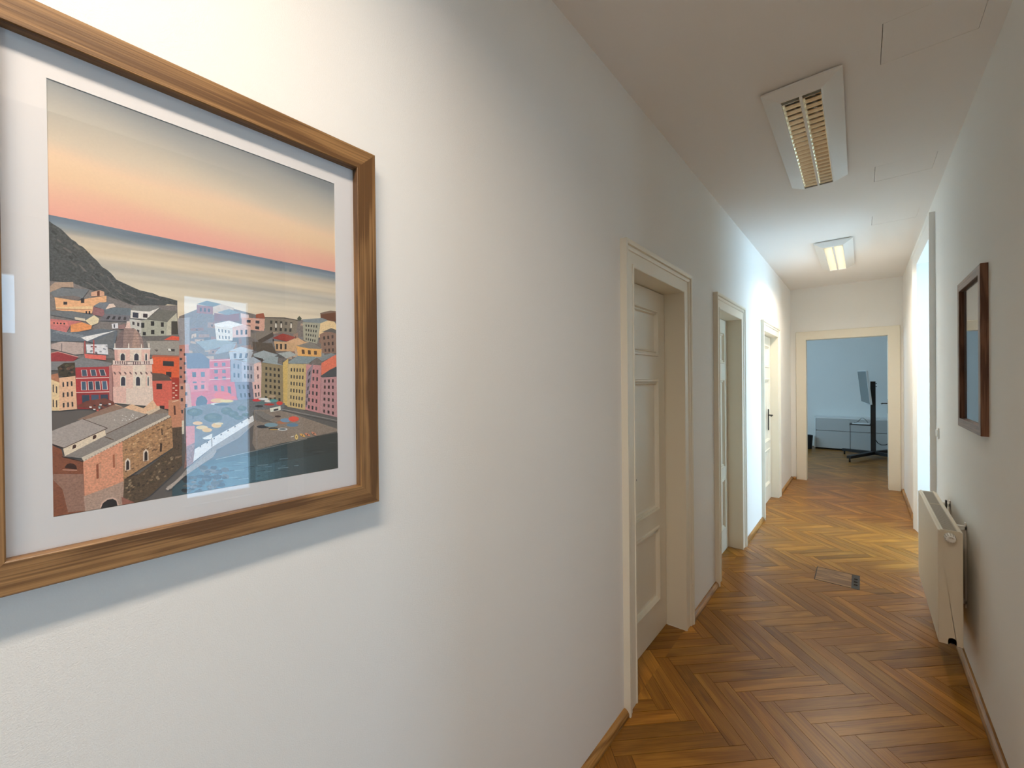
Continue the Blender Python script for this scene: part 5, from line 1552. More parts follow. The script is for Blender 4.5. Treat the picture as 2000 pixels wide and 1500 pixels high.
(64,81,86,1,1511,316,1600,371,1599,305,1510,259),
(70,91,98,1,1510,259,1599,305,1599,239,1510,203),
(72,94,103,1,1510,203,1599,239,1598,173,1509,146),
(72,95,104,1,1509,146,1598,173,1597,108,1508,90),
(73,96,105,1,1508,90,1597,108,1596,42,1508,33),
(73,97,106,1,1508,33,1596,42,1596,0,1507,0),
(65,83,89,1,1600,371,1691,427,1690,352,1599,305),
(72,94,102,1,1599,305,1690,352,1689,276,1599,239),
(74,98,107,1,1599,239,1689,276,1688,201,1598,173),
(74,99,109,1,1598,173,1688,201,1687,126,1597,108),
(75,100,110,1,1597,108,1687,126,1686,51,1596,42),
(75,101,111,1,1596,42,1686,51,1686,0,1596,0),
(67,85,92,1,1691,427,1784,484,1782,399,1690,352),
(73,97,107,1,1690,352,1782,399,1781,314,1689,276),
(76,102,112,1,1689,276,1781,314,1780,229,1688,201),
(76,103,113,1,1688,201,1780,229,1779,144,1687,126),
(77,104,115,1,1687,126,1779,144,1778,60,1686,51),
(78,105,116,1,1686,51,1778,60,1778,0,1686,0),
(68,88,95,1,1784,484,1878,518,1877,428,1782,399),
(75,101,111,1,1782,399,1877,428,1875,337,1781,314),
(78,106,117,1,1781,314,1875,337,1874,246,1780,229),
(79,107,118,1,1780,229,1874,246,1873,155,1779,144),
(79,108,120,1,1779,144,1873,155,1872,65,1778,60),
(80,110,121,1,1778,60,1872,65,1871,0,1778,0),
(69,90,98,1,1878,518,1973,544,1972,449,1877,428),
(77,104,115,1,1877,428,1972,449,1971,353,1875,337),
(80,110,121,1,1875,337,1971,353,1970,258,1874,246),
(81,111,123,1,1874,246,1970,258,1969,163,1873,155),
(82,112,125,1,1873,155,1969,163,1968,68,1872,65),
(82,114,126,1,1872,65,1968,68,1967,0,1871,0),
(71,93,101,1,1973,544,2071,554,2070,457,1972,449),
(79,108,119,1,1972,449,2070,457,2069,360,1971,353),
(82,113,126,1,1971,353,2069,360,2068,263,1970,258),
(83,115,128,1,1970,258,2068,263,2066,166,1969,163),
(84,116,130,1,1969,163,2066,166,2065,69,1968,68),
(85,118,131,1,1968,68,2065,69,2064,0,1967,0),
(70,92,99,1,2071,554,2171,564,2169,465,2070,457),
(78,107,118,1,2070,457,2169,465,2168,367,2069,360),
(81,112,124,1,2069,360,2168,367,2167,268,2068,263),
(82,113,126,1,2068,263,2167,268,2166,169,2066,166),
(83,115,128,1,2066,166,2166,169,2165,70,2065,69),
(84,116,130,1,2065,69,2165,70,2164,0,2064,0),
(69,90,97,1,2171,564,2272,574,2271,473,2169,465),
(77,104,114,1,2169,465,2271,473,2270,373,2168,367),
(80,109,121,1,2168,367,2270,373,2269,272,2167,268),
(81,110,122,1,2167,268,2269,272,2267,172,2166,169),
(81,112,124,1,2166,169,2267,172,2266,71,2165,70),
(82,113,126,1,2165,70,2266,71,2265,0,2164,0),
(68,88,95,1,2272,574,2376,584,2375,481,2271,473),
(75,101,111,1,2271,473,2375,481,2373,379,2270,373),
(78,106,117,1,2270,373,2373,379,2372,277,2269,272),
(79,107,119,1,2269,272,2372,277,2371,175,2267,172),
(80,109,120,1,2267,172,2371,175,2370,73,2266,71),
(80,110,122,1,2266,71,2370,73,2369,0,2265,0),
(67,86,93,1,2376,584,2482,594,2481,490,2375,481),
(74,99,108,1,2375,481,2481,490,2479,386,2373,379),
(77,103,113,1,2373,379,2479,386,2478,282,2372,277),
(77,104,115,1,2372,277,2478,282,2477,178,2371,175),
(78,105,116,1,2371,175,2477,178,2475,74,2370,73),
(78,107,118,1,2370,73,2475,74,2475,0,2369,0),
(66,84,90,1,2482,594,2590,604,2589,498,2481,490),
(73,96,105,1,2481,490,2589,498,2587,392,2479,386),
(75,100,110,1,2479,386,2587,392,2586,286,2478,282),
(75,101,111,1,2478,282,2586,286,2585,181,2477,178),
(76,102,112,1,2477,178,2585,181,2583,75,2475,74),
(77,103,114,1,2475,74,2583,75,2582,0,2475,0),
(65,82,88,1,2590,604,2700,622,2699,513,2589,498),
(71,93,101,1,2589,498,2699,513,2698,404,2587,392),
(73,97,106,1,2587,392,2698,404,2696,295,2586,286),
(82,113,126,1,2586,286,2696,295,2695,186,2585,181),
(83,114,127,1,2585,181,2695,186,2694,77,2583,75),
(83,115,128,1,2583,75,2694,77,2693,0,2582,0),
(64,80,85,1,2700,622,2813,640,2812,528,2699,513),
(69,90,98,1,2699,513,2812,528,2811,416,2698,404),
(71,94,102,1,2698,404,2811,416,2809,304,2696,295),
(80,109,120,1,2696,295,2809,304,2808,191,2695,186),
(80,110,122,1,2695,186,2808,191,2806,79,2694,77),
(81,111,123,1,2694,77,2806,79,2805,0,2693,0),
(62,77,81,1,2813,640,2929,659,2927,544,2812,528),
(67,85,91,1,2812,528,2927,544,2926,428,2811,416),
(68,88,95,1,2811,416,2926,428,2924,313,2809,304),
(76,102,112,1,2809,304,2924,313,2923,197,2808,191),
(76,103,113,1,2808,191,2923,197,2921,82,2806,79),
(77,104,114,1,2806,79,2921,82,2920,0,2805,0),
(60,73,77,1,2929,659,3047,678,3045,559,2927,544),
(64,80,85,1,2927,544,3045,559,3044,441,2926,428),
(65,83,88,1,2926,428,3044,441,3042,322,2924,313),
(72,95,104,1,2924,313,3042,322,3041,203,2923,197),
(73,96,104,1,2923,197,3041,203,3039,84,2921,82),
(73,96,105,1,2921,82,3039,84,3038,0,2920,0),
(58,70,72,1,3047,678,3167,690,3166,569,3045,559),
(61,75,79,1,3045,559,3166,569,3164,448,3044,441),
(62,77,81,1,3044,441,3164,448,3162,327,3042,322),
(68,88,95,1,3042,322,3162,327,3161,206,3041,203),
(69,89,96,1,3041,203,3161,206,3159,85,3039,84),
(69,89,97,1,3039,84,3159,85,3158,0,3038,0),
(56,66,68,1,3167,690,3290,701,3289,578,3166,569),
(58,70,73,1,3166,569,3289,578,3287,455,3164,448),
(59,72,75,1,3164,448,3287,455,3285,332,3162,327),
(65,82,87,1,3162,327,3285,332,3284,209,3161,206),
(65,82,88,1,3161,206,3284,209,3282,87,3159,85),
(65,83,88,1,3159,85,3282,87,3281,0,3158,0),
(56,65,67,1,3290,701,3416,713,3415,588,3289,578),
(57,68,71,1,3289,578,3415,588,3413,463,3287,455),
(58,70,72,1,3287,455,3413,463,3411,338,3285,332),
(63,79,84,1,3285,332,3411,338,3410,213,3284,209),
(63,79,84,1,3284,209,3410,213,3408,88,3282,87),
(64,79,84,1,3282,87,3408,88,3407,0,3281,0),
(55,64,65,1,3416,713,3545,725,3543,598,3415,588),
(57,67,69,1,3415,588,3543,598,3542,471,3413,463),
(57,68,70,1,3413,463,3542,471,3540,343,3411,338),
(62,76,80,1,3411,338,3540,343,3538,216,3410,213),
(62,76,80,1,3410,213,3538,216,3537,89,3408,88),
(62,76,81,1,3408,88,3537,89,3536,0,3407,0),
(54,63,64,1,3545,725,3677,735,3675,606,3543,598),
(56,65,67,1,3543,598,3675,606,3673,477,3542,471),
(56,66,68,1,3542,471,3673,477,3672,348,3540,343),
(60,73,76,1,3540,343,3672,348,3670,219,3538,216),
(60,73,77,1,3538,216,3670,219,3668,90,3537,89),
(60,73,77,1,3537,89,3668,90,3667,0,3536,0),
(54,61,62,1,3677,735,3812,745,3810,614,3675,606),
(55,63,64,1,3675,606,3810,614,3808,483,3673,477),
(55,64,65,1,3673,477,3808,483,3807,352,3672,348),
(58,70,73,1,3672,348,3807,352,3805,222,3670,219),
(58,70,73,1,3670,219,3805,222,3803,91,3668,90),
(58,70,73,1,3668,90,3803,91,3802,0,3667,0),
(53,60,61,1,3812,745,3950,756,3948,623,3810,614),
(54,61,62,1,3810,614,3948,623,3946,490,3808,483),
(54,62,63,1,3808,483,3946,490,3945,357,3807,352),
(57,67,69,1,3807,352,3945,357,3943,224,3805,222),
(57,67,69,1,3805,222,3943,224,3941,92,3803,91),
(57,67,69,1,3803,91,3941,92,3940,0,3802,0),
(52,59,59,1,3950,756,4091,766,4090,632,3948,623),
(53,60,60,1,3948,623,4090,632,4088,497,3946,490),
(53,60,61,1,3946,490,4088,497,4086,362,3945,357),
(55,65,66,1,3945,357,4086,362,4084,227,3943,224),
(55,65,66,1,3943,224,4084,227,4082,92,3941,92),
(56,65,66,1,3941,92,4082,92,4081,0,3940,0),
(52,58,58,1,4091,766,4213,771,4213,636,4090,632),
(52,58,58,1,4090,632,4213,636,4213,500,4088,497),
(52,58,58,1,4088,497,4213,500,4213,364,4086,362),
(54,63,64,1,4086,362,4213,364,4213,228,4084,227),
(54,63,64,1,4084,227,4213,228,4213,93,4082,92),
(54,63,64,1,4082,92,4213,93,4213,0,4081,0),
(150,150,146,0,1955,518,2598,591,2596,603,1953,528),
(140,138,134,0,2598,592,3555,712,3552,722,2596,602),
(118,142,152,0,1984,161,2039,157,2038,171,1983,174),
(46,50,50,0,3592,455,3813,447,3812,461,3591,468),
(50,64,72,0,2124,280,2250,273,2249,287,2123,294),
(118,142,152,0,2240,267,2406,258,2405,269,2239,278),
(70,78,80,0,3419,192,3585,183,3584,195,3418,205),
(60,78,92,0,2208,363,2363,356,2362,367,2208,374),
(46,50,50,0,3551,424,3636,421,3634,436,3550,439),
(70,78,80,0,3727,406,3913,399,3911,413,3725,420),
(104,132,146,0,2000,355,2144,347,2144,358,1999,365),
(50,64,72,0,2624,292,2720,287,2719,301,2622,306),
(118,142,152,0,3010,366,3173,359,3172,369,3009,376),
(46,50,50,0,3313,259,3392,255,3391,262,3312,266),
(46,50,50,0,3466,518,3690,512,3689,522,3465,528),
(50,64,72,0,2419,300,2567,293,2566,305,2418,312),
(50,64,72,0,2609,102,2668,98,2667,110,2608,115),
(104,132,146,0,2751,252,2876,246,2874,259,2750,266),
(50,64,72,0,2526,27,2697,13,2696,21,2525,34),
(60,78,92,0,2410,263,2521,257,2520,269,2409,275),
(118,142,152,0,3292,189,3376,184,3375,197,3291,201),
(118,142,152,0,2982,189,3179,177,3178,191,2981,202),
(50,64,72,0,2036,94,2110,88,2110,95,2035,101),
(104,132,146,0,2350,507,2461,503,2460,511,2350,515),
(104,132,146,0,2623,301,2697,297,2695,312,2622,316),
(60,78,92,0,2441,521,2533,518,2532,526,2440,529),
(46,50,50,0,3775,24,3953,12,3952,20,3775,32),
(118,142,152,0,2108,157,2210,150,2209,159,2108,166),
(118,142,152,0,2195,147,2292,140,2291,153,2194,160),
(50,64,72,0,2221,120,2367,110,2366,120,2220,131),
(60,78,92,0,2117,458,2285,452,2284,466,2116,472),
(50,64,72,0,2996,145,3197,132,3196,139,2996,152),
(104,132,146,0,2238,379,2394,372,2393,381,2237,388),
(46,50,50,0,3974,696,4159,694,4159,703,3973,705),
(50,64,72,0,2035,0,2035,0,1948,8,1948,0),
(118,142,152,0,2629,299,2804,290,2803,303,2628,312),
(46,50,50,0,3680,376,3822,370,3821,382,3679,387),
(50,64,72,0,2606,195,2759,185,2758,193,2606,202),
(70,78,80,0,3980,564,4156,560,4155,571,3979,575),
(46,50,50,0,3478,448,3702,440,3701,448,3477,456),
(50,64,72,0,2913,344,2983,341,2982,356,2912,359),
(46,50,50,0,3984,441,4170,435,4169,447,3983,453),
(60,78,92,0,2344,179,2428,174,2427,182,2343,187),
(104,132,146,0,3049,219,3127,214,3126,228,3047,233),
(118,142,152,0,2305,98,2470,86,2469,99,2304,111),
(118,142,152,0,2296,404,2436,398,2436,410,2295,416),
(104,132,146,0,2735,158,2857,150,2856,164,2734,172),
(104,102,98,3,2025,199,2019,190,2004,187,1988,192,1977,202,1977,214,1988,221,2005,220,2019,211),
(84,84,84,3,1881,270,1868,250,1837,245,1801,255,1778,276,1779,299,1802,313,1838,310,1869,293),
(50,54,58,3,1797,247,1780,230,1738,227,1691,239,1661,261,1661,282,1692,293,1739,288,1781,270),
(50,54,58,3,1620,258,1603,234,1561,227,1514,241,1484,269,1485,297,1515,314,1562,310,1604,288),
(104,102,98,3,1668,172,1659,158,1635,155,1608,163,1591,179,1591,195,1609,204,1635,201,1659,189),
(74,70,66,3,1836,185,1825,166,1797,160,1766,170,1746,191,1746,213,1767,226,1798,224,1825,208),
(84,84,84,3,2156,305,2139,279,2099,271,2055,284,2026,312,2026,342,2056,361,2101,359,2140,337),
(62,64,66,3,1722,0,1722,1,1742,9,1771,6,1782,0),
(104,102,98,3,1805,366,1794,350,1768,345,1739,353,1720,371,1720,390,1739,401,1769,399,1795,385),
(104,102,98,3,2158,181,2143,154,2103,146,2059,160,2031,189,2031,219,2060,238,2104,235,2143,213),
(84,84,84,3,1872,344,1858,330,1825,326,1788,336,1764,354,1764,371,1788,381,1826,378,1859,363),
(84,84,84,3,2124,188,2114,175,2091,171,2064,179,2047,194,2047,210,2064,219,2091,217,2115,205),
(62,64,66,3,1541,244,1532,229,1509,224,1483,232,1467,249,1467,267,1484,278,1509,276,1532,263),
(62,64,66,3,1889,182,1873,157,1832,150,1787,164,1758,192,1759,221,1788,238,1833,235,1873,213),
(50,54,58,3,2038,27,2031,19,2013,17,1993,23,1981,33,1981,43,1994,48,2014,46,2031,38),
(84,84,84,3,1596,37,1581,16,1543,12,1500,25,1473,50,1473,75,1501,88,1544,84,1581,63),
(104,102,98,3,1523,136,1517,128,1502,126,1486,131,1475,140,1475,150,1486,156,1503,154,1517,146),
(62,64,66,3,2052,286,2035,262,1992,255,1944,268,1914,296,1914,324,1945,341,1993,338,2035,316),
(104,102,98,3,1962,156,1954,143,1934,140,1913,147,1899,160,1899,175,1913,184,1935,182,1954,171),
(84,84,84,3,1981,297,1967,278,1935,272,1899,283,1875,304,1875,327,1899,340,1936,338,1968,321),
(74,70,66,3,2001,296,1992,285,1970,282,1946,289,1930,302,1930,315,1946,322,1971,320,1992,310),
(104,102,98,3,1690,108,1680,95,1654,92,1626,101,1608,116,1608,132,1626,141,1655,138,1680,125),
(50,54,58,3,2097,42,2079,19,2035,14,1985,29,1953,57,1954,84,1986,99,2036,94,2080,72),
(74,70,66,3,1684,247,1670,232,1636,230,1597,240,1572,258,1572,276,1598,285,1636,281,1670,266),
(84,84,84,3,1846,205,1834,192,1805,190,1772,199,1750,215,1750,230,1772,238,1805,235,1834,222),
(62,64,66,3,2045,194,2028,165,1985,156,1937,171,1906,203,1906,237,1938,257,1986,255,2029,230),
(62,64,66,3,1574,209,1563,191,1535,185,1504,195,1484,215,1485,236,1505,249,1536,247,1563,231),
(50,54,58,3,2056,39,2048,30,2027,29,2003,36,1988,47,1988,58,2003,64,2027,61,2048,51),
(104,102,98,3,1869,348,1859,331,1834,325,1806,334,1788,352,1788,372,1806,384,1835,383,1860,368),
(62,64,66,3,2043,114,2034,100,2011,95,1985,103,1969,120,1969,137,1986,147,2012,145,2034,132),
(84,84,84,3,1894,5,1889,0,1848,0,1841,2,1826,14,1826,25,1842,31,1865,28,1886,18),
(74,70,66,3,1960,322,1953,313,1935,311,1915,316,1903,326,1903,337,1916,342,1936,341,1953,333),
(62,64,66,3,1750,18,1742,7,1723,4,1701,11,1687,25,1687,38,1701,46,1723,43,1743,33),
(104,102,98,3,1854,331,1840,316,1805,313,1765,323,1740,342,1740,361,1766,370,1806,367,1841,352),
(62,64,66,3,1644,59,1633,47,1608,45,1579,54,1560,69,1560,84,1579,92,1608,88,1634,76),
(62,64,66,3,2126,166,2115,153,2089,150,2060,158,2041,174,2042,190,2061,198,2090,196,2116,183),
(62,64,66,3,1754,86,1743,73,1715,70,1683,79,1663,96,1663,112,1684,120,1715,116,1743,103),
(50,54,58,3,1672,202,1667,194,1655,192,1640,196,1631,205,1632,215,1641,220,1655,219,1667,212),
(50,54,58,3,1930,208,1919,194,1891,191,1860,200,1839,217,1840,233,1860,243,1892,240,1919,226),
(104,102,98,3,1679,92,1666,76,1636,73,1601,83,1579,103,1579,122,1602,132,1636,128,1667,113),
(104,102,98,3,1582,126,1572,111,1546,107,1517,116,1498,134,1498,152,1517,162,1546,159,1572,145),
(104,102,98,3,1962,33,1944,15,1899,12,1849,27,1817,51,1817,74,1850,85,1900,79,1944,59),
(74,70,66,3,1938,62,1932,57,1918,56,1902,61,1892,68,1892,75,1903,78,1918,76,1932,70),
(62,64,66,3,1648,0,1640,6,1640,25,1665,34,1703,30,1736,13,1744,0),
(74,70,66,3,1670,113,1664,104,1648,101,1631,107,1620,117,1621,129,1632,135,1649,133,1664,125),
(104,102,98,3,1787,111,1783,106,1771,105,1759,109,1750,115,1750,121,1759,124,1772,122,1783,117),
(50,54,58,3,1942,0,1931,8,1931,17,1946,22,1968,19,1988,10,1995,0),
(104,102,98,3,1898,46,1888,33,1862,30,1833,39,1815,55,1815,70,1834,78,1863,75,1888,62),
(62,64,66,3,1796,140,1782,119,1750,112,1713,124,1690,148,1690,173,1714,188,1751,186,1783,167),
(50,54,58,3,1542,59,1532,42,1506,38,1477,47,1459,66,1459,86,1478,98,1507,95,1532,80),
(84,84,84,3,1971,48,1964,39,1949,37,1931,42,1920,53,1920,63,1932,69,1949,68,1965,59),
(84,84,84,3,1996,297,1984,284,1954,281,1920,289,1899,306,1899,322,1921,331,1955,328,1985,315),
(104,102,98,3,1961,319,1943,298,1899,293,1850,306,1818,331,1818,356,1850,370,1900,367,1944,346),
(84,84,84,3,2007,86,1990,59,1950,50,1904,65,1875,96,1875,128,1905,147,1951,144,1991,120),
(74,70,66,3,2068,119,2059,109,2038,107,2015,114,1999,126,2000,138,2015,144,2039,142,2060,132),
(62,64,66,3,1932,216,1923,203,1900,199,1875,206,1859,221,1859,237,1876,246,1901,244,1923,232),
(50,54,58,3,1872,236,1858,218,1823,213,1783,225,1757,246,1757,268,1783,280,1823,277,1859,260),
(62,64,66,3,1974,376,1961,355,1930,348,1894,359,1871,381,1872,405,1895,420,1931,418,1962,401),
(62,64,66,3,1879,318,1868,304,1840,300,1808,308,1788,325,1788,343,1809,352,1840,350,1868,336),
(74,70,66,3,1840,399,1823,377,1779,371,1729,384,1698,410,1698,436,1730,451,1780,448,1823,427),
(160,150,142,2,1259,168,1361,233,1500,374,1943,707,1969,673,1916,574,1790,495,1499,301,1314,121),
(184,172,162,1,1248,142,1476,327,1499,304,1281,111),
(232,196,120,0,3342,838,3372,790,3371,748,3344,713,3314,754,3313,799),
(110,86,70,0,3355,774,3350,762,3341,758,3332,764,3328,777,3332,789,3341,793,3351,787),
(230,172,88,0,3401,838,3455,832,3495,801,3520,758,3471,766,3428,793),
(110,86,70,0,3473,796,3469,784,3460,780,3450,786,3446,799,3450,811,3460,815,3470,809),
(206,132,104,0,3503,839,3558,833,3599,802,3624,759,3574,768,3531,794),
(110,86,70,0,3577,798,3573,786,3563,782,3553,788,3549,801,3554,813,3564,817,3573,811),
(206,140,112,0,3638,855,3693,843,3732,808,3754,762,3704,776,3662,807),
(110,86,70,0,3710,807,3705,795,3695,791,3685,797,3681,810,3686,823,3696,827,3706,820),
(216,212,206,0,3235,781,3293,791,3290,805,3232,794)]
build_print(pic)

pic2 = picture('framed_picture', look_right(3.19, 1.745), 'shaded_oak', 'narrow looking oak framed picture, frame coloured in shade, on right wall, its glass reflecting the doorway')
mesh_obj('print', bx(-FW / 2 + FR - .003, FW / 2 - FR + .003, -FH / 2 + FR - .003, FH / 2 - FR + .003, -.0215, -.0200), plain('reflection_dark_print', (.05, .07, .085, 1), .8, bump=(40, .1, .001), var=.3), pic2)  # made-up print, coloured dark so the glass reflection dominates

# ---------------------------------------------------------------- ceiling lights
def lamp_proto(name, tube_mat):
    r = empty(name); hl, ho = .655, .162; hi, li, zb = .081, .612, -.062
    # white housing: bevelled frustum with the louvre opening
    bm = bmesh.new()
    rings = [[bm.verts.new((sx * a, sy * b, z)) for sx, sy in ((-1, -1), (1, -1), (1, 1), (-1, 1))] for a, b, z in
             ((ho - .012, hl - .012, -.002), (ho - .012, hl - .012, -.008), (ho, hl, -.010), (ho, hl, -.018), (hi + .006, li + .008, zb + .002), (hi, li, zb), (hi, li, -.006))]
    for A, B in zip(rings, rings[1:]):
        for k in range(4): bm.faces.new((A[k], A[(k + 1) % 4], B[(k + 1) % 4], B[k]))
    bm.faces.new(rings[0]); mesh_obj('housing', bm, 'lampwhite', r)
    bm = bmesh.new(); box(bm, -.006, .006, -li, li, zb - .001, -.03); mesh_obj('centre_spine', bm, 'lampwhite', r)
    # curved reflectors, two rows
    for s in (-1, 1):
        bm = bmesh.new(); n = 8; c0, c1 = .006, hi - .001; pts = []
        for k in range(n + 1):
            t = k / n; x = c0 + (c1 - c0) * t; z = zb + .002 + .050 * (1 - (2 * t - 1) ** 2) ** .5
            pts.append((s * x, z))
        A = [bm.verts.new((x, -li + .001, z)) for x, z in pts]; B = [bm.verts.new((x, li - .001, z)) for x, z in pts]
        for k in range(n): bm.faces.new((A[k], A[k + 1], B[k + 1], B[k]))
        mesh_obj('reflector', bm, 'alu', r, smooth=True)
        bm = bmesh.new(); cyl(bm, (s * .043, -li + .02, zb + .040), (s * .043, li - .02, zb + .040), .008, 10); mesh_obj('tube', bm, tube_mat, r)
    # louvre blades
    me = None; nb = 22
    for s in (-1, 1):
        for k in range(nb):
            if me is None:
                bm = bmesh.new(); prof = [(-.0016, 0), (.0016, 0), (.0026, .010), (.0050, .024), (-.0050, .024), (-.0026, .010)]; a, b = .007, hi - .0015
                A = [bm.verts.new((a, y, z)) for y, z in prof]; B = [bm.verts.new((b, y, z)) for y, z in prof]
                for i in range(6): bm.faces.new((A[i], A[(i + 1) % 6], B[(i + 1) % 6], B[i]))
                bm.faces.new(A[::-1]); bm.faces.new(B); o = mesh_obj('louvre_blade', bm, 'alu', r); me = o.data
            else:
                o = bpy.data.objects.new('louvre_blade', me); C.objects.link(o); o.parent = r
            o.location = (0 if s > 0 else -.088, -li + (k + .5) * 2 * li / nb, zb)
    return r
def copy_tree(src):
    n = src.copy(); C.objects.link(n)
    for ch in list(src.children):
        c = ch.copy(); C.objects.link(c); c.parent = n
    return n
def glow(parent_loc, watt):
    ld = bpy.data.lights.new('lamp_glow', 'AREA'); ld.shape = 'RECTANGLE'; ld.size = .15; ld.size_y = 1.2; ld.energy = watt; ld.color = (1, .83, .66); ld.spread = 150 * D2R
    o = bpy.data.objects.new('lamp_glow', ld); C.objects.link(o); o.location = parent_loc
LX, LAMPS = -.228, ((-.30, 'tube_on', LAMP_ON), (3.09, 'tube_off', 0), (6.12, 'tube_on', LAMP_2))
la = lamp_proto('ceiling_light', 'tube_off'); la.location = (LX, LAMPS[1][0], ZC); la.rotation_euler = (0, 0, .006)
tag(la, 'unlit white ceiling light with gold reflecting louvres, nearest along the ceiling', 'lamp', 'louvred ceiling lights')
for y, tm, wt in (LAMPS[0], LAMPS[2]):
    lb = copy_tree(la); lb.location = (LX, y, ZC); lb.rotation_euler = (0, 0, 0)
    lit = None
    for c in lb.children:
        if c.name.startswith('louvre_blade'):
            if lit is None: lit = c.data.copy(); lit.materials[0] = M['blade']
            c.data = lit
        if c.name.startswith('tube'): c.data = c.data.copy(); c.data.materials[0] = M['tube_on']
    tag(lb, 'lit white louvred ceiling light farther along the corridor ceiling' if y > 3 else 'lit white ceiling light overhead, above the harbour print', 'lamp', 'louvred ceiling lights')
    glow((LX, y, ZC - .07), wt)

# ---------------------------------------------------------------- radiator
RX0, RX1, RY0, RY1, RZ0, RZ1 = .303, .396, 3.14, 4.16, .215, .815
rad = empty('radiator', ((RX0 + RX1) / 2, (RY0 + RY1) / 2, RZ0)); tag(rad, 'white panel radiator with top grille hung low on the right wall', 'radiator')
def rel(p): return (p[0] - (RX0 + RX1) / 2, p[1] - (RY0 + RY1) / 2, p[2] - RZ0)
def rbx(x0, x1, y0, y1, z0, z1, bev=0):
    a, b = rel((x0, y0, z0)), rel((x1, y1, z1)); return bx(a[0], b[0], a[1], b[1], a[2], b[2], bev=bev)
mesh_obj('front_panel', rbx(RX0, RX0 + .016, RY0 + .004, RY1 - .004, RZ0 + .002, RZ1 - .003, .004), 'rad', rad)
mesh_obj('back_panel', rbx(RX1 - .016, RX1, RY0 + .004, RY1 - .004, RZ0 + .002, RZ1 - .003, .004), 'rad', rad)
def side_panel(y0, y1):
    # end cover with an arched notch at the bottom for the pipe
    xs = [RX0 + .002, RX0 + .034]; n = 8; c, r = RX0 + .052, .016
    pts = [(RX0 + .002, RZ0), (c - r, RZ0)] + [(c - r * math.cos(math.pi * k / n), RZ0 + .022 + r * math.sin(math.pi * k / n)) for k in range(n + 1)] + [(c + r, RZ0), (RX1 - .002, RZ0), (RX1 - .002, RZ1 - .006), (RX0 + .002, RZ1 - .006)]
    bm = bmesh.new(); A = [bm.verts.new(rel((x, y0, z))) for x, z in pts]; B = [bm.verts.new(rel((x, y1, z))) for x, z in pts]; m = len(pts)
    bm.faces.new(A); bm.faces.new(B[::-1])
    for i in range(m): bm.faces.new((A[i], A[(i + 1) % m], B[(i + 1) % m], B[i]))
    bmesh.ops.triangulate(bm, faces=[f for f in bm.faces if len(f.verts) > 4]); return bm
mesh_obj('side_panel', side_panel(RY0, RY0 + .003), 'rad', rad); mesh_obj('side_panel', side_panel(RY1 - .003, RY1), 'rad', rad)
bm = slab([RX0 + .016, RX1 - .016], [RY0 + .003, RY1 - .003], RZ1 - .006, RZ1 - .002, [(RX0 + .022, RX1 - .022, RY0 + .02 + k * .0152, RY0 + .02 + k * .0152 + .0105) for k in range(64)], flat_z)
for v in bm.verts: v.co = rel(v.co)
mesh_obj('top_grille', bm, 'radgrille', rad)
bm = bmesh.new()
for a in ((RX0 + .010, RX0 + .019, RY0, RY1, RZ1 - .006, RZ1 + .001), (RX1 - .019, RX1 - .010, RY0, RY1, RZ1 - .006, RZ1 + .001), (RX0 + .012, RX1 - .012, RY0 - .001, RY0 + .006, RZ1 - .006, RZ1 + .001), (RX0 + .012, RX1 - .012, RY0 + .62, RY0 + .624, RZ1 - .006, RZ1)):
    p, q = rel((a[0], a[2], a[4])), rel((a[1], a[3], a[5])); box(bm, p[0], q[0], p[1], q[1], p[2], q[2])
mesh_obj('rim', bm, 'rad', rad)
bm = bmesh.new()
for k in range(30):
    y = RY0 + .03 + k * .033; p, q = rel((RX0 + .02, y, RZ0 + .03)), rel((RX1 - .02, y + .001, RZ1 - .03)); box(bm, p[0], q[0], p[1], q[1], p[2], q[2])
f_ = mesh_obj('convector_fins', bm, 'radgrille', rad, 'stuff')
for y in (RY0 + .30, RY1 - .16):
    bm = bmesh.new()
    for z0, z1, x0, x1 in ((RZ0 + .1, RZ1 - .02, XR - .008, XR - .0015), (RZ0 + .12, RZ0 + .14, RX1 - .004, XR - .0015), (RZ1 - .06, RZ1 - .04, RX1 - .004, XR - .0015)):
        p, q = rel((x0, y, z0)), rel((x1, y + .028, z1)); box(bm, p[0], q[0], p[1], q[1], p[2], q[2])
    mesh_obj('bracket', bm, 'plastic', rad)
bm = bmesh.new(); p = rel((RX1 + .010, RY0 + .70, 0)); box(bm, p[0], p[0] + .008, p[1], p[1] + .02, RZ1 - RZ0 - .05, RZ1 - RZ0 + .012); mesh_obj('hook', bm, 'dark', rad)
# thermostat head, ribbed
th = bmesh.new(); cx, cz = RX0 + .043, RZ1 - .030; n = 36
for (ya, yb, ra, rb) in ((RY0, RY0 - .010, .0165, .0165), (RY0 - .010, RY0 - .050, .0215, .0185), (RY0 - .050, RY0 - .056, .0185, .012)):
    p, q = rel((cx, ya, cz)), rel((cx, yb, cz)); cyl(th, p, q, ra, n, rb)
tho = mesh_obj('thermostat_dial', th, 'plastic', rad)
rb = bmesh.new()
for k in range(12):
    a = 2 * math.pi * k / 12; p = rel((cx + .0212 * math.cos(a), RY0 - .014, cz + .0212 * math.sin(a))); q = rel((cx + .0188 * math.cos(a), RY0 - .050, cz + .0188 * math.sin(a))); cyl(rb, p, q, .0026, 6)
for k in range(5):
    a = .5 + k * .45; p = rel((cx + .006 * math.cos(a), RY0 - .0565, cz + .006 * math.sin(a))); q = rel((cx + .0125 * math.cos(a), RY0 - .0562, cz + .0125 * math.sin(a))); cyl(rb, p, q, .0014, 6)
mesh_obj('grip_ribs', rb, 'radgrille', tho)
bm = bmesh.new(); p = rel((RX0 + .052, RY0 + .006, RZ0 + .016)); cyl(bm, p, (p[0], p[1] + .05, p[2]), .012, 12); mesh_obj('valve', bm, 'dark', rad)

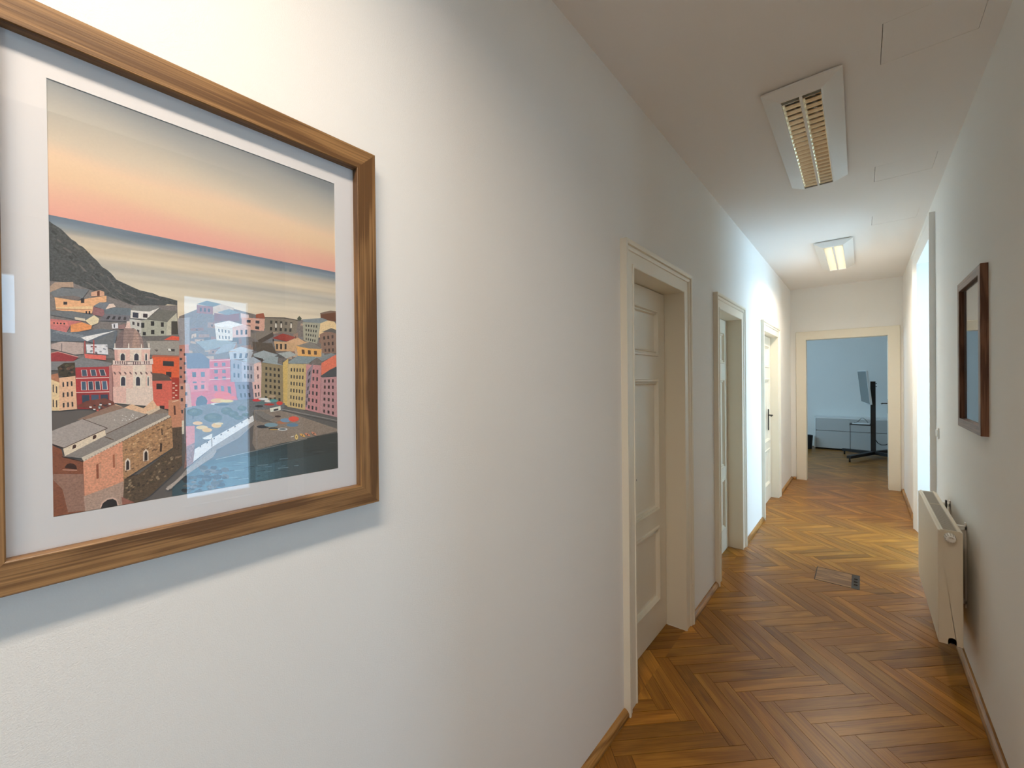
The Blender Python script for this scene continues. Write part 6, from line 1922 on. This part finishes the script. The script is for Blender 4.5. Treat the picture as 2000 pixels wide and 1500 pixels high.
# ---------------------------------------------------------------- light switch, floor box
sw = empty('light_switch', (XR, 4.56, 1.19)); tag(sw, 'small white rocker switch on right wall beside the tall opening', 'switch')
mesh_obj('plate', bx(-.009, 0, -.041, .041, -.041, .041, bev=.003), 'plastic', sw); mesh_obj('rocker', bx(-.014, -.008, -.027, .027, -.027, .027, bev=.002), 'plastic', sw)
fb = empty('floor_box', ((BOX[0] + BOX[1]) / 2, (BOX[2] + BOX[3]) / 2, 0)); tag(fb, 'flush oak-lidded floor socket box with dark metal end in the parquet', 'floor box')
hx, hy = (BOX[1] - BOX[0]) / 2, (BOX[3] - BOX[2]) / 2
mesh_obj('rim', slab([-hx, hx], [-hy, hy], -.004, .0012, [(-hx + .005, hx - .050, -hy + .005, hy - .005), (hx - .046, hx - .004, -hy + .005, hy - .005)], flat_z), 'boxmetal', fb)
mesh_obj('lid', bx(-hx + .006, hx - .051, -hy + .006, hy - .006, -.004, .0006), 'boxlid', fb)
mesh_obj('cable_flap', slab([hx - .0455, hx - .0045], [-hy + .006, hy - .006], -.004, .0008, [(hx - .036, hx - .014, -hy + .06 + k * .06, -hy + .09 + k * .06) for k in range(3)], flat_z), 'boxmetal', fb)

# ---------------------------------------------------------------- far room furniture
sb = empty('sideboard', (.3, 12.12, 0)); tag(sb, 'long low pale sideboard against far room wall beyond the doorway', 'sideboard')
S0, S1, SD, SH = -1.16, 1.16, .22, .735
bm = bmesh.new()
box(bm, S0, S1, -SD, SD, SH - .03, SH)
for x in (S0, S1 - .03): box(bm, x, x + .03, -SD, SD, .035, SH - .03)
box(bm, S0 + .03, S1 - .03, -SD + .02, SD, .035, .06); box(bm, S0 + .03, S1 - .03, SD - .02, SD, .06, SH - .03)
mesh_obj('carcass', bm, 'unitwhite', sb); mesh_obj('plinth', bx(S0 + .02, S1 - .02, -SD + .03, SD - .02, 0, .035), 'gap', sb)
xs = [S0 + .034, -.505, .16, S1 - .034]
for a, b in zip(xs, xs[1:]):
    mesh_obj('drawer_front', bx(a + .002, b - .002, -SD - .001, -SD + .018, .435, SH - .034, bev=.002), 'unit', sb)
    mesh_obj('door_front', bx(a + .002, b - .002, -SD - .001, -SD + .018, .040, .425, bev=.002), 'unit', sb)
bn = empty('waste_bin', (-.985, 11.80, 0)); tag(bn, 'black waste bin left of the pale sideboard in far room', 'bin')
bm = bmesh.new(); n = 20; R = [[bm.verts.new((r * math.cos(2 * math.pi * k / n), r * math.sin(2 * math.pi * k / n), z)) for k in range(n)] for r, z in ((.088, 0), (.11, .31), (.105, .31), (.084, .01))]
bm.faces.new(R[0][::-1]); bm.faces.new(R[3])
for A, B in zip(R, R[1:]):
    for k in range(n): bm.faces.new((A[k], A[(k + 1) % n], B[(k + 1) % n], B[k]))
mesh_obj('body', bm, 'bin', bn)
bm = bmesh.new(); tube(bm, [(.108 * math.cos(2 * math.pi * k / 24), .108 * math.sin(2 * math.pi * k / 24), .31) for k in range(25)], .005, 6); mesh_obj('rim', bm, 'bin', bn)

ms = empty('screen_stand', (.165, 11.17, 0)); tag(ms, 'black wheeled stand carrying a tilted flat display in far room', 'stand')
mesh_obj('column', bx(-.04, .04, -.05, .05, .08, 1.55, bev=.004), 'dark', ms)
def leg(p, q):
    bm = bmesh.new(); p, q = Vector(p), Vector(q); d = (q - p).normalized(); s = Vector((-d.y, d.x, 0)) * .036
    vs = []
    for c, h0, h1 in ((p, .07, .135), (q, .07, .12)):
        for sg in (-1, 1):
            for h in (h0, h1): vs.append(bm.verts.new((c.x + sg * s.x, c.y + sg * s.y, h)))
    for f in ((0, 1, 3, 2), (4, 6, 7, 5), (0, 4, 5, 1), (2, 3, 7, 6), (0, 2, 6, 4), (1, 5, 7, 3)): bm.faces.new([vs[i] for i in f])
    o = mesh_obj('leg', bm, 'dark', ms)
    cb = bmesh.new(); e = q - d * .03; cyl(cb, (e.x, e.y, .075), (e.x, e.y, .05), .012, 10); cyl(cb, (e.x - .014, e.y, .032), (e.x + .014, e.y, .032), .032, 16); mesh_obj('caster', cb, 'dark', o)
for q in ((-.49, .22, 0), (-.37, -.85, 0), (.48, -.30, 0), (.36, .70, 0)): leg((0, 0, 0), q)
mesh_obj('shelf', bx(-.37, -.038, -.22, .10, .665, .683, bev=.003), 'dark', ms)
mesh_obj('mount', bx(-.09, -.038, -.09, .09, 1.08, 1.16), 'bezel', ms)
bm = bmesh.new()
for z in (1.44, 1.50): box(bm, .038, .062, -.012, .012, z, z + .012)
mesh_obj('bolt', bm, 'dark', ms)
bm = bmesh.new(); tube(bm, [(.04, 0, .36), (.07, -.05, .31), (.12, -.1, .285), (.18, -.1, .29), (.26, -.06, .33), (.34, 0, .36)], .008); mesh_obj('cable', bm, 'dark', ms)
bm = bmesh.new(); tube(bm, [(-.355, -.10, .70), (-.36, -.1, .665), (-.36, -.1, .5), (-.36, -.1, .14)], .004, 6); mesh_obj('cable', bm, 'dark', ms)

# display panel bolted to the front of the column: own frame, x right of screen, y up, z out of the screen (towards -x of the room)
far_b, far_t, near_b, near_t = [Vector(v) for v in ((-0.020, 11.750, 1.116), (-0.076, 11.750, 1.771), (0.119, 10.650, 1.097), (0.046, 10.650, 1.764))]
cen = (far_b + far_t + near_b + near_t) / 4; ex = ((near_b + near_t) - (far_b + far_t)).normalized(); ey = ((far_t + near_t) - (far_b + near_b)).normalized(); ez = ex.cross(ey).normalized(); ey = ez.cross(ex)
tw = ((near_b + near_t) / 2 - (far_b + far_t) / 2).length / 2; thh = ((far_t + near_t) / 2 - (far_b + near_b) / 2).length / 2
TV = Matrix(((ex.x, ey.x, ez.x, cen.x), (ex.y, ey.y, ez.y, cen.y), (ex.z, ey.z, ez.z, cen.z), (0, 0, 0, 1)))
casing = mesh_obj('display', bx(-tw, tw, -thh, thh, -.035, 0, bev=.003), 'bezel', ms); casing.matrix_world = Matrix.Translation(-ms.location) @ TV
casing['label'] = 'thin flat display tilted back on the column'
mesh_obj('screen', bx(-tw + .008, tw - .008, -thh + .008, thh - .008, -.001, .0015), 'screen', casing)
kb = empty('media_box', (-.02, 11.1, .683)); tag(kb, 'flat white device lying on the stand shelf with looping cable', 'device')
mesh_obj('body', bx(-.14, .13, -.11, .09, 0, .018, bev=.004), 'bezel', kb)
bm = bmesh.new(); tube(bm, [(-.13, -.05, .015), (-.05, -.06, .05), (.0, -.06, .12), (.03, -.06, .13), (.07, -.06, .09), (.11, -.05, .03)], .004, 6); mesh_obj('cable', bm, 'dark', kb)
